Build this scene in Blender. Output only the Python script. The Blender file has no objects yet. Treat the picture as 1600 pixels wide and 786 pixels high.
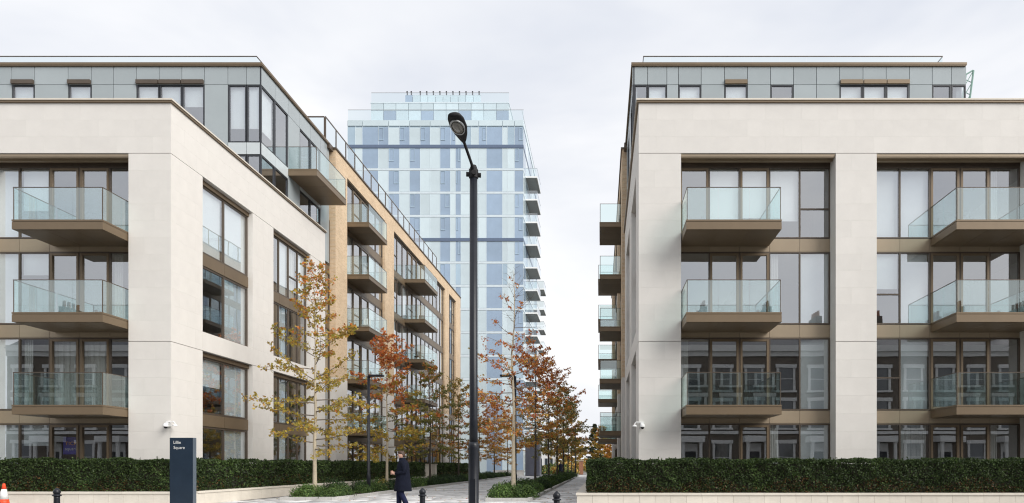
import bpy, math, random
import numpy as np
from mathutils import Vector

random.seed(7); RNG = np.random.default_rng(7)
SC = bpy.context.scene
COL = SC.collection
R = math.radians

# ---------------------------------------------------------------- camera, world, sun, exposure
cam_data = bpy.data.cameras.new("camera")
cam_data.sensor_width = 36.0
cam_data.lens = 24.0
cam_data.shift_x = -138 / 1600
cam_data.shift_y = 334 / 1600
cam_data.clip_start = 0.1
cam_data.clip_end = 3000
cam = bpy.data.objects.new("camera", cam_data); COL.objects.link(cam)
cam.location = (0, 0, 1.35); cam.rotation_euler = (R(90), 0, 0)
SC.camera = cam

SUN = Vector((0.68, -0.46, 0.56)).normalized()
world = bpy.data.worlds.new("World"); SC.world = world; world.use_nodes = True
wt = world.node_tree; wt.nodes.clear()
def wn(t, **k):
    n = wt.nodes.new(t)
    for a, v in k.items(): setattr(n, a, v)
    return n
sky = wn('ShaderNodeTexSky', sky_type='NISHITA', sun_disc=False)
sky.sun_elevation = math.asin(SUN.z); sky.sun_rotation = math.atan2(SUN.x, SUN.y)
sky.air_density = 1.2; sky.dust_density = 3.0
tc = wn('ShaderNodeTexCoord'); mp = wn('ShaderNodeMapping'); mp.inputs['Scale'].default_value = (1.0, 1.0, 2.6)
nz = wn('ShaderNodeTexNoise'); nz.inputs['Scale'].default_value = 1.7; nz.inputs['Detail'].default_value = 5; nz.inputs['Roughness'].default_value = 0.55
nz.inputs['Distortion'].default_value = 0.4
cr = wn('ShaderNodeValToRGB')
cr.color_ramp.elements[0].position = 0.36; cr.color_ramp.elements[0].color = (8.35, 8.7, 9.5, 1)
cr.color_ramp.elements[1].position = 0.66; cr.color_ramp.elements[1].color = (11.2, 11.2, 11.3, 1)
mx = wn('ShaderNodeMix', data_type='RGBA'); mx.inputs[0].default_value = 0.9
bg = wn('ShaderNodeBackground'); bg.inputs['Strength'].default_value = 0.1
wo = wn('ShaderNodeOutputWorld')
wt.links.new(tc.outputs['Generated'], mp.inputs['Vector']); wt.links.new(mp.outputs[0], nz.inputs['Vector'])
wt.links.new(nz.outputs['Fac'], cr.inputs['Fac'])
wt.links.new(sky.outputs[0], mx.inputs[6]); wt.links.new(cr.outputs[0], mx.inputs[7])
wt.links.new(mx.outputs[2], bg.inputs['Color']); wt.links.new(bg.outputs[0], wo.inputs['Surface'])

sun_data = bpy.data.lights.new("sun", 'SUN'); sun_data.energy = 3.65; sun_data.angle = R(40); sun_data.color = (1.0, 0.965, 0.915)
sun = bpy.data.objects.new("sun", sun_data); COL.objects.link(sun)
sun.location = (60, -60, 80); sun.rotation_euler = SUN.to_track_quat('Z', 'Y').to_euler()

SC.view_settings.view_transform = 'Standard'; SC.view_settings.look = 'None'
SC.view_settings.exposure = 0.0; SC.view_settings.gamma = 1.0
SC.cycles.use_denoising = True; SC.cycles.filter_width = 1.15
SC.cycles.max_bounces = 10; SC.cycles.transparent_max_bounces = 24
SC.cycles.diffuse_bounces = 4; SC.cycles.glossy_bounces = 4
SC.cycles.sample_clamp_indirect = 8.0

# ---------------------------------------------------------------- materials
def new_mat(name):
    m = bpy.data.materials.new(name); m.use_nodes = True
    nt = m.node_tree; nt.nodes.clear()
    out = nt.nodes.new('ShaderNodeOutputMaterial')
    return m, nt, out

def solid(name, col, rough=0.6, metal=0.0, var=0.06, nscale=3.0, rnd=0.0, bump=0.0, bscale=40.0, spec=0.5, coat=0.0, streak=None):
    """Principled with noise variation of the base colour, per-object tint and a fine bump."""
    m, nt, out = new_mat(name)
    N = nt.nodes.new; L = nt.links.new
    p = N('ShaderNodeBsdfPrincipled'); L(p.outputs[0], out.inputs['Surface'])
    p.inputs['Roughness'].default_value = rough; p.inputs['Metallic'].default_value = metal
    p.inputs['Specular IOR Level'].default_value = spec
    if coat: p.inputs['Coat Weight'].default_value = coat
    t = N('ShaderNodeTexCoord'); oi = N('ShaderNodeObjectInfo')
    add = N('ShaderNodeVectorMath'); add.operation = 'ADD'
    L(t.outputs['Object'], add.inputs[0]); L(oi.outputs['Random'], add.inputs[1])
    mul = N('ShaderNodeVectorMath'); mul.operation = 'MULTIPLY'; mul.inputs[1].default_value = streak or (1, 1, 1)
    L(add.outputs[0], mul.inputs[0])
    n1 = N('ShaderNodeTexNoise'); n1.inputs['Scale'].default_value = nscale; n1.inputs['Detail'].default_value = 6
    n1.inputs['Roughness'].default_value = 0.65
    L(mul.outputs[0], n1.inputs['Vector'])
    mr = N('ShaderNodeMapRange'); mr.inputs['From Min'].default_value = 0.3; mr.inputs['From Max'].default_value = 0.7
    mr.inputs['To Min'].default_value = 1 - var; mr.inputs['To Max'].default_value = 1 + var
    L(n1.outputs['Fac'], mr.inputs['Value'])
    mr2 = N('ShaderNodeMapRange'); mr2.inputs['To Min'].default_value = 1 - rnd; mr2.inputs['To Max'].default_value = 1 + rnd
    L(oi.outputs['Random'], mr2.inputs['Value'])
    mm = N('ShaderNodeMath'); mm.operation = 'MULTIPLY'; L(mr.outputs[0], mm.inputs[0]); L(mr2.outputs[0], mm.inputs[1])
    vm = N('ShaderNodeVectorMath'); vm.operation = 'SCALE'; vm.inputs[0].default_value = col[:3]
    L(mm.outputs[0], vm.inputs['Scale']); L(vm.outputs[0], p.inputs['Base Color'])
    if bump:
        n2 = N('ShaderNodeTexNoise'); n2.inputs['Scale'].default_value = bscale; n2.inputs['Detail'].default_value = 4
        L(t.outputs['Object'], n2.inputs['Vector'])
        b = N('ShaderNodeBump'); b.inputs['Strength'].default_value = bump; b.inputs['Distance'].default_value = 0.02
        L(n2.outputs['Fac'], b.inputs['Height']); L(b.outputs[0], p.inputs['Normal'])
    return m

def glass(name, tint, base=0.25, wob=0.012, rough=0.0, rcol=(0.95, 0.97, 1.0)):
    """Architectural glass: a tinted see-through layer and a mirror layer that grows towards grazing views."""
    m, nt, out = new_mat(name)
    N = nt.nodes.new; L = nt.links.new
    tr = N('ShaderNodeBsdfTransparent'); tr.inputs[0].default_value = (*tint, 1)
    gl = N('ShaderNodeBsdfGlossy'); gl.inputs['Roughness'].default_value = rough; gl.inputs['Color'].default_value = (*rcol, 1)
    lw = N('ShaderNodeLayerWeight'); lw.inputs['Blend'].default_value = 0.5
    pw = N('ShaderNodeMath'); pw.operation = 'POWER'; pw.inputs[1].default_value = 4.0; L(lw.outputs['Facing'], pw.inputs[0])
    mr = N('ShaderNodeMapRange'); mr.inputs['To Min'].default_value = base; mr.inputs['To Max'].default_value = 0.95
    L(pw.outputs[0], mr.inputs['Value'])
    if wob:
        t = N('ShaderNodeTexCoord'); oi = N('ShaderNodeObjectInfo')
        add = N('ShaderNodeVectorMath'); add.operation = 'ADD'
        sc = N('ShaderNodeMath'); sc.operation = 'MULTIPLY'; sc.inputs[1].default_value = 40.0
        L(oi.outputs['Random'], sc.inputs[0]); L(t.outputs['Object'], add.inputs[0]); L(sc.outputs[0], add.inputs[1])
        n = N('ShaderNodeTexNoise'); n.inputs['Scale'].default_value = 0.7; n.inputs['Detail'].default_value = 1
        L(add.outputs[0], n.inputs['Vector'])
        b = N('ShaderNodeBump'); b.inputs['Strength'].default_value = 1.0; b.inputs['Distance'].default_value = wob
        L(n.outputs['Fac'], b.inputs['Height']); L(b.outputs[0], gl.inputs['Normal'])
    ms = N('ShaderNodeMixShader'); L(mr.outputs[0], ms.inputs[0]); L(tr.outputs[0], ms.inputs[1]); L(gl.outputs[0], ms.inputs[2])
    # a pane is a thin box: the mirror layer acts once, on the face the ray enters
    ge = N('ShaderNodeNewGeometry'); clear = N('ShaderNodeBsdfTransparent'); m2 = N('ShaderNodeMixShader')
    L(ge.outputs['Backfacing'], m2.inputs[0]); L(ms.outputs[0], m2.inputs[1]); L(clear.outputs[0], m2.inputs[2])
    L(m2.outputs[0], out.inputs['Surface'])
    return m

def leafy(name, trans=0.3, rough=0.55):
    m, nt, out = new_mat(name)
    N = nt.nodes.new; L = nt.links.new
    a = N('ShaderNodeVertexColor'); a.layer_name = 'Col'
    d = N('ShaderNodeBsdfPrincipled'); d.inputs['Roughness'].default_value = rough; d.inputs['Specular IOR Level'].default_value = 0.3
    t = N('ShaderNodeBsdfTranslucent'); ms = N('ShaderNodeMixShader'); ms.inputs[0].default_value = trans
    L(a.outputs[0], d.inputs['Base Color']); L(a.outputs[0], t.inputs['Color'])
    L(d.outputs[0], ms.inputs[1]); L(t.outputs[0], ms.inputs[2]); L(ms.outputs[0], out.inputs['Surface'])
    return m

def brickwork(name):
    m, nt, out = new_mat(name)
    N = nt.nodes.new; L = nt.links.new
    p = N('ShaderNodeBsdfPrincipled'); p.inputs['Roughness'].default_value = 0.85; L(p.outputs[0], out.inputs['Surface'])
    g = N('ShaderNodeNewGeometry'); sx = N('ShaderNodeSeparateXYZ'); L(g.outputs['Position'], sx.inputs[0])
    ad = N('ShaderNodeMath'); L(sx.outputs['X'], ad.inputs[0]); L(sx.outputs['Y'], ad.inputs[1])
    cx = N('ShaderNodeCombineXYZ'); L(ad.outputs[0], cx.inputs['X']); L(sx.outputs['Z'], cx.inputs['Y'])
    b = N('ShaderNodeTexBrick'); b.inputs['Scale'].default_value = 1.0
    b.inputs['Brick Width'].default_value = 0.225; b.inputs['Row Height'].default_value = 0.075; b.inputs['Mortar Size'].default_value = 0.008
    b.inputs['Color1'].default_value = (0.68, 0.50, 0.32, 1); b.inputs['Color2'].default_value = (0.57, 0.40, 0.245, 1); b.inputs['Mortar'].default_value = (0.62, 0.54, 0.43, 1)
    L(cx.outputs[0], b.inputs['Vector'])
    n = N('ShaderNodeTexNoise'); n.inputs['Scale'].default_value = 0.8; n.inputs['Detail'].default_value = 5; L(g.outputs['Position'], n.inputs['Vector'])
    mr = N('ShaderNodeMapRange'); mr.inputs['To Min'].default_value = 0.8; mr.inputs['To Max'].default_value = 1.2; L(n.outputs['Fac'], mr.inputs['Value'])
    vm = N('ShaderNodeVectorMath'); vm.operation = 'SCALE'; L(b.outputs['Color'], vm.inputs[0]); L(mr.outputs[0], vm.inputs['Scale'])
    L(vm.outputs[0], p.inputs['Base Color'])
    bp = N('ShaderNodeBump'); bp.inputs['Strength'].default_value = 0.4; bp.inputs['Distance'].default_value = 0.01; bp.invert = True
    L(b.outputs['Fac'], bp.inputs['Height']); L(bp.outputs[0], p.inputs['Normal'])
    return m

def island_mat(name, c1, c2, rough=0.75):
    """One tone per loose piece of a joined mesh, with fine mottling."""
    m, nt, out = new_mat(name)
    N = nt.nodes.new; L = nt.links.new
    p = N('ShaderNodeBsdfPrincipled'); p.inputs['Roughness'].default_value = rough; L(p.outputs[0], out.inputs['Surface'])
    g = N('ShaderNodeNewGeometry'); r = N('ShaderNodeValToRGB')
    r.color_ramp.elements[0].color = (*c1, 1); r.color_ramp.elements[1].color = (*c2, 1)
    L(g.outputs['Random Per Island'], r.inputs['Fac'])
    n = N('ShaderNodeTexNoise'); n.inputs['Scale'].default_value = 1.4; n.inputs['Detail'].default_value = 7; L(g.outputs['Position'], n.inputs['Vector'])
    mr = N('ShaderNodeMapRange'); mr.inputs['From Min'].default_value = 0.3; mr.inputs['From Max'].default_value = 0.7
    mr.inputs['To Min'].default_value = 0.8; mr.inputs['To Max'].default_value = 1.15; L(n.outputs['Fac'], mr.inputs['Value'])
    vm = N('ShaderNodeVectorMath'); vm.operation = 'SCALE'; L(r.outputs['Color'], vm.inputs[0]); L(mr.outputs[0], vm.inputs['Scale'])
    L(vm.outputs[0], p.inputs['Base Color'])
    return m

M = {
 'stone': solid('limestone', (0.685, 0.658, 0.62), 0.8, var=0.035, nscale=1.6, rnd=0.018, bump=0.12, bscale=60),
 'core': solid('limestone_reveal', (0.64, 0.615, 0.58), 0.85, var=0.05),
 'joint': solid('joint_mortar', (0.30, 0.28, 0.25), 0.9),
 'coping': solid('coping_stone', (0.52, 0.45, 0.37), 0.6, var=0.05),
 'bronze': solid('bronze_anodised', (0.175, 0.128, 0.08), 0.42, 0.3, var=0.06, rnd=0.06, nscale=1.2),
 'bronze_pale': solid('bronze_light', (0.34, 0.27, 0.19), 0.4, 0.25, var=0.05, rnd=0.05, nscale=1.2),
 'frame': solid('dark_bronze_frame', (0.10, 0.077, 0.058), 0.4, 0.3, var=0.08),
 'black_frame': solid('graphite_frame', (0.035, 0.038, 0.045), 0.4, 0.2),
 'cladding': solid('blue_grey_cladding', (0.33, 0.37, 0.385), 0.2, 0.0, var=0.03, rnd=0.05, nscale=0.8),
 'cladding_pale': solid('pale_cladding', (0.50, 0.545, 0.56), 0.25, 0.0, var=0.03, rnd=0.05),
 'brick': brickwork('buff_brick'),
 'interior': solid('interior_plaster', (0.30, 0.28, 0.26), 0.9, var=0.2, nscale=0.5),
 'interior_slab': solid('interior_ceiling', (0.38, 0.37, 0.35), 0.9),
 'blind': solid('blind_fabric', (0.78, 0.81, 0.82), 0.9, var=0.03, rnd=0.08),
 'curtain': solid('curtain_fabric', (0.66, 0.66, 0.64), 0.9, var=0.16, nscale=9, rnd=0.1, streak=(3, 3, 0.05)),
 'glass': glass('window_glass', (0.88, 0.92, 0.925), 0.40, 0.0011),
 'glass_clear': glass('window_glass_clear', (0.92, 0.955, 0.96), 0.40, 0.0011),
 'rail_glass': glass('balustrade_glass', (0.82, 0.935, 0.93), 0.24, 0.0, rcol=(0.9, 1.0, 1.0)),
 'roof_glass': glass('roof_balustrade_glass', (0.87, 0.94, 0.95), 0.2, 0.0),
 'steel': solid('brushed_steel', (0.35, 0.36, 0.36), 0.35, 0.7),
 'tower_light': solid('tower_pale_glass', (0.55, 0.65, 0.695), 0.12, 0.0, var=0.05, rnd=0.10, nscale=0.4, spec=0.9),
 'tower_blue': solid('tower_blue_glass', (0.28, 0.375, 0.50), 0.07, 0.0, var=0.10, rnd=0.14, nscale=0.4, spec=1.0),
 'tower_mid': solid('tower_mid_glass', (0.37, 0.49, 0.59), 0.08, 0.0, var=0.08, rnd=0.1, nscale=0.4, spec=0.9),
 'tower_white': solid('tower_white_band', (0.60, 0.68, 0.73), 0.4),
 'tower_dark': solid('tower_dark_band', (0.11, 0.15, 0.23), 0.4),
 'white': solid('white_paint', (0.78, 0.78, 0.77), 0.5, var=0.03),
 'house_trim': solid('house_stucco', (0.50, 0.50, 0.49), 0.7, var=0.08),
 'soffit': solid('grey_soffit', (0.20, 0.20, 0.19), 0.7),
 'kerb': solid('granite_kerb', (0.50, 0.49, 0.47), 0.8, var=0.12, nscale=9, rnd=0.1, bump=0.2),
 'planter': solid('planter_limestone', (0.66, 0.61, 0.53), 0.75, var=0.06, nscale=3, rnd=0.03, bump=0.1),
 'soil': solid('soil', (0.045, 0.032, 0.022), 0.95, var=0.3, nscale=12, bump=0.6, bscale=30),
 'paver': island_mat('granite_paver', (0.42, 0.42, 0.425), (0.80, 0.795, 0.79)),
 'paver_joint': solid('paver_bed', (0.20, 0.195, 0.19), 0.9, var=0.2, nscale=10),
 'ground': solid('ground_earth', (0.14, 0.14, 0.11), 0.95, var=0.25, nscale=0.2),
 'asphalt': solid('asphalt', (0.05, 0.05, 0.052), 0.9, var=0.25, nscale=6, bump=0.4, bscale=90),
 'footway': solid('concrete_footway', (0.34, 0.335, 0.32), 0.85, var=0.12, nscale=2),
 'paint_line': solid('road_paint', (0.75, 0.74, 0.70), 0.7, var=0.1),
 'leaf': leafy('autumn_leaf', 0.42),
 'hedge': leafy('hedge_leaf', 0.22),
 'hedge_core': solid('hedge_twigs', (0.022, 0.02, 0.012), 0.95, var=0.3, nscale=20),
 'bark': solid('tree_bark', (0.17, 0.14, 0.11), 0.9, var=0.25, nscale=14, bump=0.5, bscale=40),
 'bark_pale': solid('pale_bark', (0.50, 0.43, 0.32), 0.85, var=0.16, nscale=12, bump=0.4, bscale=40),
 'bark_dark': solid('dark_bark', (0.075, 0.062, 0.05), 0.9, var=0.25, nscale=14),
 'black': solid('black_paint', (0.014, 0.016, 0.022), 0.36, 0.0, var=0.2, spec=0.35),
 'blackmatt': solid('black_matt', (0.016, 0.016, 0.018), 0.6, spec=0.25),
 'lens': solid('lamp_lens', (0.20, 0.19, 0.17), 0.08, 0.0, var=0.4, nscale=9, spec=0.8),
 'navy_sign': solid('navy_sign_panel', (0.020, 0.034, 0.055), 0.14, 0.0, var=0.1, spec=0.7),
 'sign_edge': solid('slate_sign_edge', (0.11, 0.135, 0.165), 0.3),
 'kiosk': solid('slate_grey_panel', (0.115, 0.125, 0.165), 0.4, rnd=0.06),
 'poster': solid('poster_blue', (0.07, 0.06, 0.42), 0.5),
 'orange_ink': solid('orange_print', (0.98, 0.45, 0.03), 0.5),
 'cone_red': solid('cone_orange', (0.85, 0.075, 0.02), 0.5),
 'brick_brown': solid('stock_brick', (0.10, 0.082, 0.066), 0.9, var=0.25, nscale=5),
 'slate': solid('roof_slate', (0.06, 0.06, 0.07), 0.7),
 'house_glass': solid('house_window_glass', (0.03, 0.035, 0.04), 0.05, spec=1.0),
 'red_brick': solid('red_brick_pier', (0.28, 0.13, 0.08), 0.9, var=0.2, nscale=8),
 'mast': solid('green_steel', (0.22, 0.36, 0.31), 0.5),
 'skin': solid('skin', (0.55, 0.33, 0.25), 0.55, var=0.05),
 'hair': solid('dark_hair', (0.055, 0.028, 0.017), 0.6, var=0.3, nscale=60),
 'coat': solid('navy_wool', (0.010, 0.012, 0.022), 0.95, spec=0.12, var=0.25, nscale=20, bump=0.4, bscale=80),
 'trouser': solid('blue_trousers', (0.016, 0.020, 0.055), 0.9, spec=0.2, var=0.2, nscale=10),
 'shirt': solid('pale_shirt', (0.5, 0.5, 0.55), 0.8),
 'shoe': solid('black_leather', (0.012, 0.011, 0.010), 0.35),
}

# ---------------------------------------------------------------- mesh helpers
def make_mesh(name, verts, faces, mat, smooth=False, cols=None):
    me = bpy.data.meshes.new(name)
    me.from_pydata([tuple(v) for v in verts], [], faces)
    if mat is not None: me.materials.append(mat)
    if smooth:
        me.polygons.foreach_set('use_smooth', [True] * len(me.polygons))
    me.update()
    return me

def fast_mesh(name, V, F, mat, cols=None, smooth=False):
    """V (n,3) array, F (m,k) array of k-gons, cols (m,3) one colour per face."""
    me = bpy.data.meshes.new(name)
    n, (m, k) = len(V), F.shape
    me.vertices.add(n); me.vertices.foreach_set('co', np.asarray(V, np.float32).ravel())
    me.loops.add(m * k); me.loops.foreach_set('vertex_index', F.astype(np.int32).ravel())
    me.polygons.add(m); me.polygons.foreach_set('loop_start', np.arange(0, m * k, k, dtype=np.int32))
    if smooth: me.polygons.foreach_set('use_smooth', np.ones(m, bool))
    me.update(calc_edges=True)
    if cols is not None:
        ca = me.color_attributes.new('Col', 'FLOAT_COLOR', 'CORNER')
        c4 = np.ones((m * k, 4), np.float32); c4[:, :3] = np.repeat(cols, k, axis=0)
        ca.data.foreach_set('color', c4.ravel())
    me.materials.append(mat)
    return me

W = {}                                  # world location of every object (no thing here is rotated unless said)
def link(name, me, parent=None, loc=(0, 0, 0)):
    o = bpy.data.objects.new(name, me); COL.objects.link(o)
    loc = Vector(loc)
    if parent is not None:
        o.parent = parent; o.location = loc - W[parent.name]
    else:
        o.location = loc
    W[o.name] = loc
    return o
def tag(o, label=None, cat=None, group=None, kind=None):
    if label: o['label'] = label
    if cat: o['category'] = cat
    if group: o['group'] = group
    if kind: o['kind'] = kind
    return o
def thing(name, label, cat, loc, group=None):
    o = link(name, None, None, loc); o.empty_display_size = 0.3
    return tag(o, label, cat, group)
def kids(o): return list(o.children)
def copy_tree(o, loc=None, rz=None, parent=None, label=None):
    c = o.copy(); COL.objects.link(c)
    if parent is not None: c.parent = parent
    if loc is not None: c.location = loc
    if rz is not None: c.rotation_euler.z = rz
    if label: c['label'] = label
    for ch in kids(o): copy_tree(ch, parent=c)
    return c

BOXF = [(0, 3, 2, 1), (4, 5, 6, 7), (0, 1, 5, 4), (1, 2, 6, 5), (2, 3, 7, 6), (3, 0, 4, 7)]
CACHE = {}
def box_mesh(name, sx, sy, sz, mat):
    key = (round(sx, 3), round(sy, 3), round(sz, 3), mat.name)
    if key not in CACHE:
        x, y, z = sx / 2, sy / 2, sz / 2
        CACHE[key] = make_mesh(name, [(-x, -y, -z), (x, -y, -z), (x, y, -z), (-x, y, -z), (-x, -y, z), (x, -y, z), (x, y, z), (-x, y, z)], BOXF, mat)
    return CACHE[key]
def box(name, b, mat, parent=None):
    x0, x1, y0, y1, z0, z1 = b
    x0, x1 = sorted((x0, x1)); y0, y1 = sorted((y0, y1)); z0, z1 = sorted((z0, z1))
    return link(name, box_mesh(name, x1 - x0, y1 - y0, z1 - z0, mat), parent, ((x0 + x1) / 2, (y0 + y1) / 2, (z0 + z1) / 2))

class MB:
    """Collects boxes, tubes and lathes and links them as ONE mesh object."""
    def __init__(s): s.v = []; s.f = []
    def box(s, x0, x1, y0, y1, z0, z1):
        x0, x1 = sorted((x0, x1)); y0, y1 = sorted((y0, y1)); z0, z1 = sorted((z0, z1)); n = len(s.v)
        s.v += [(x0, y0, z0), (x1, y0, z0), (x1, y1, z0), (x0, y1, z0), (x0, y0, z1), (x1, y0, z1), (x1, y1, z1), (x0, y1, z1)]
        s.f += [tuple(i + n for i in q) for q in BOXF]; return s
    def tube(s, pts, rad, seg=8, cap=True):
        pts = [Vector(p) for p in pts]; n0 = len(s.v)
        if not hasattr(rad, '__len__'): rad = [rad] * len(pts)
        prev = None
        for i, p in enumerate(pts):
            d = (pts[min(i + 1, len(pts) - 1)] - pts[max(i - 1, 0)])
            d = d.normalized() if d.length > 1e-9 else Vector((0, 0, 1))
            if prev is None:
                a = d.orthogonal().normalized()
            else:
                a = (prev - d * prev.dot(d)); a = a.normalized() if a.length > 1e-6 else d.orthogonal().normalized()
            prev = a; b = d.cross(a)
            for k in range(seg):
                t = 2 * math.pi * k / seg
                s.v.append(tuple(p + (a * math.cos(t) + b * math.sin(t)) * rad[i]))
        for i in range(len(pts) - 1):
            for k in range(seg):
                k2 = (k + 1) % seg
                s.f.append((n0 + i * seg + k, n0 + i * seg + k2, n0 + (i + 1) * seg + k2, n0 + (i + 1) * seg + k))
        if cap:
            s.f.append(tuple(n0 + k for k in reversed(range(seg))))
            s.f.append(tuple(n0 + (len(pts) - 1) * seg + k for k in range(seg)))
        return s
    def loft(s, rings, cap=True):
        n0 = len(s.v); k = len(rings[0])
        for r in rings: s.v += [tuple(p) for p in r]
        for i in range(len(rings) - 1):
            for j in range(k):
                j2 = (j + 1) % k
                s.f.append((n0 + i * k + j, n0 + i * k + j2, n0 + (i + 1) * k + j2, n0 + (i + 1) * k + j))
        if cap:
            s.f.append(tuple(n0 + j for j in reversed(range(k)))); s.f.append(tuple(n0 + (len(rings) - 1) * k + j for j in range(k)))
        return s
    def lathe(s, prof, seg=20, c=(0, 0, 0)):
        return s.loft([[(c[0] + r * math.cos(2 * math.pi * j / seg), c[1] + r * math.sin(2 * math.pi * j / seg), c[2] + z) for j in range(seg)] for r, z in prof])
    def build(s, name, mat, parent=None, loc=None, smooth=False):
        """loc: world origin the object gets; the mesh keeps its world place."""
        if loc is None:
            a = np.array(s.v); loc = tuple((a.min(0) + a.max(0)) / 2)
        L = Vector(loc)
        me = make_mesh(name, [Vector(v) - L for v in s.v], s.f, mat, smooth)
        return link(name, me, parent, L)

class Face:
    """A facade plane: a runs along it, d outwards from it, z up."""
    def __init__(s, axis, c, sg): s.axis, s.c, s.sg = axis, c, sg
    def b(s, a0, a1, d0, d1, z0, z1):
        p, q = s.c + s.sg * d0, s.c + s.sg * d1
        return (a0, a1, p, q, z0, z1) if s.axis == 'y' else (p, q, a0, a1, z0, z1)
# ---------------------------------------------------------------- windows, balconies, rails
def window(F, d, cuts, z0, z1, parent, fm='frame', gm='glass', t=0.05, doors=(), transom=None, blinds=None, dt=0.075, single=True):
    cuts = sorted(cuts); f = MB()
    f.box(*F.b(cuts[0], cuts[-1], d - 0.05, d + 0.04, z0, z0 + t)); f.box(*F.b(cuts[0], cuts[-1], d - 0.05, d + 0.04, z1 - t, z1))
    for i, a in enumerate(cuts):
        e = 0 if i == 0 else (-t if i == len(cuts) - 1 else -t / 2)
        f.box(*F.b(a + e, a + e + t, d - 0.055, d + 0.045, z0 + t, z1 - t))
    for i, zt in (transom or {}).items():
        f.box(*F.b(cuts[i] + t / 2, cuts[i + 1] - t / 2, d - 0.045, d + 0.042, zt - t / 2, zt + t / 2))
    w = f.build('window', M[fm], parent)
    for i in range(len(cuts) - 1):
        a0, a1 = cuts[i] + t * 0.55, cuts[i + 1] - t * 0.55
        if single: box('pane', F.b(a0, a1, d - 0.01, d + 0.002, z0 + t, z1 - t), M[gm], w)
        if i in doors:
            m = MB(); p0, p1 = a0 + 0.006, a1 - 0.006; q0, q1 = z0 + t + 0.006, z1 - t - 0.006
            m.box(*F.b(p0, p0 + dt, d - 0.03, d + 0.06, q0, q1)); m.box(*F.b(p1 - dt, p1, d - 0.03, d + 0.06, q0, q1))
            m.box(*F.b(p0 + dt, p1 - dt, d - 0.03, d + 0.055, q1 - dt, q1)); m.box(*F.b(p0 + dt, p1 - dt, d - 0.03, d + 0.055, q0, q0 + dt))
            m.build('door', M['bronze'], w)
        if blinds and i in blinds:
            k = blinds[i]
            if isinstance(k, str):
                n = MB(); nf = 9; span = a1 - a0 - 0.06
                if k == 's': span *= 0.3
                for q in range(nf):      # pleats
                    n.box(*F.b(a0 + 0.03 + span * q / nf, a0 + 0.03 + span * (q + 0.93) / nf, d - 0.16 - 0.03 * (q % 2), d - 0.13 - 0.03 * (q % 2), z0 + 0.02, z1 - t))
                n.build('curtain', M['curtain'], w)
            else:
                box('blind', F.b(a0 + 0.015, a1 - 0.015, d - 0.12, d - 0.105, z1 - t - (z1 - z0 - 2 * t) * k, z1 - t), M['blind'], w)
    if not single: box('pane', F.b(cuts[0] + t, cuts[-1] - t, d - 0.01, d + 0.002, z0 + t, z1 - t), M[gm], w)
    return w

def balcony(F, a0, a1, dw, do, zt, parent, nf=3, ends=(True, True), thick=0.33, h=1.09, ns=2, mat='bronze', side_in=0.0):
    """Slab from the wall plane dw out to do, with frameless glass on its open sides."""
    m = MB()
    m.box(*F.b(a0, a1, dw, do, zt - 0.055, zt)); m.box(*F.b(a0 + 0.02, a1 - 0.02, dw, do - 0.02, zt - 0.075, zt - 0.055))
    m.box(*F.b(a0 + 0.004, a1 - 0.004, dw, do - 0.004, zt - thick, zt - 0.075))
    s = m.build('balcony', M[mat], parent)
    for k in range(3):
        e = (a1 - a0 - 0.16) / 3
        box('soffit_panel', F.b(a0 + 0.08 + k * e + 0.006, a0 + 0.08 + (k + 1) * e - 0.006, dw + 0.03, do - 0.08, zt - thick - 0.008, zt - thick - 0.001), M[mat], s)
    g = 0.006; e = (a1 - a0 - 0.06) / nf
    for k in range(nf):
        box('glass_panel', F.b(a0 + 0.03 + k * e + g, a0 + 0.03 + (k + 1) * e - g, do - 0.05, do - 0.034, zt + 0.002, zt + h), M['rail_glass'], s)
    r = MB(); r.box(*F.b(a0 + 0.02, a1 - 0.02, do - 0.058, do - 0.026, zt + h, zt + h + 0.022))
    e = (do - 0.06 - dw - side_in) / ns
    for on, a in ((ends[0], a0 + 0.03), (ends[1], a1 - 0.046)):
        if not on: continue
        for k in range(ns):
            box('glass_panel', F.b(a, a + 0.016, dw + side_in + k * e + g, dw + side_in + (k + 1) * e - g, zt + 0.002, zt + h), M['rail_glass'], s)
        r.box(*F.b(a - 0.006, a + 0.022, dw + side_in, do - 0.06, zt + h, zt + h + 0.022))
        r.box(*F.b(a, a + 0.02, do - 0.054, do - 0.03, zt, zt + h))
    r.build('handrail', M['frame'], s)
    return s

def roof_rail(F, a0, a1, d, z0, z1, parent, pitch=1.35, gm='roof_glass', posts=0.0, fm='frame', rail=0.03):
    r = MB(); r.box(*F.b(a0, a1, d - 0.02, d + 0.02, z1, z1 + rail)); r.box(*F.b(a0, a1, d - 0.025, d + 0.025, z0, z0 + 0.05))
    n = max(1, round(abs(a1 - a0) / pitch)); e = (a1 - a0) / n
    if posts:
        for k in range(n + 1): r.box(*F.b(a0 + k * e - posts / 2, a0 + k * e + posts / 2, d - 0.03, d + 0.03, z0 + 0.05, z1))
    o = r.build('roof_railing', M[fm], parent)
    for k in range(n):
        box('glass_panel', F.b(a0 + k * e + 0.008 + posts / 2, a0 + (k + 1) * e - 0.008 - posts / 2, d - 0.008, d + 0.006, z0 + 0.052, z1), M[gm], o)
    return o

FL = [0.25, 3.36, 6.50, 9.64]                        # glass sills
HD = [2.87, 6.01, 9.15, 12.26]                       # glass heads
FRONT, SIDE_END = 24.35, 38.0
GROOVES = [0.0, 5.76, 12.47]
COURSES = [(0.64 * i, 0.64 * (i + 1)) for i in range(9)] + [(5.76, 6.5)] + [(6.5 + 0.597 * i, 6.5 + 0.597 * (i + 1)) for i in range(10)]
PARAPET = [(12.47 + 0.6 * i, 12.47 + 0.6 * (i + 1)) for i in range(3)]

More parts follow.
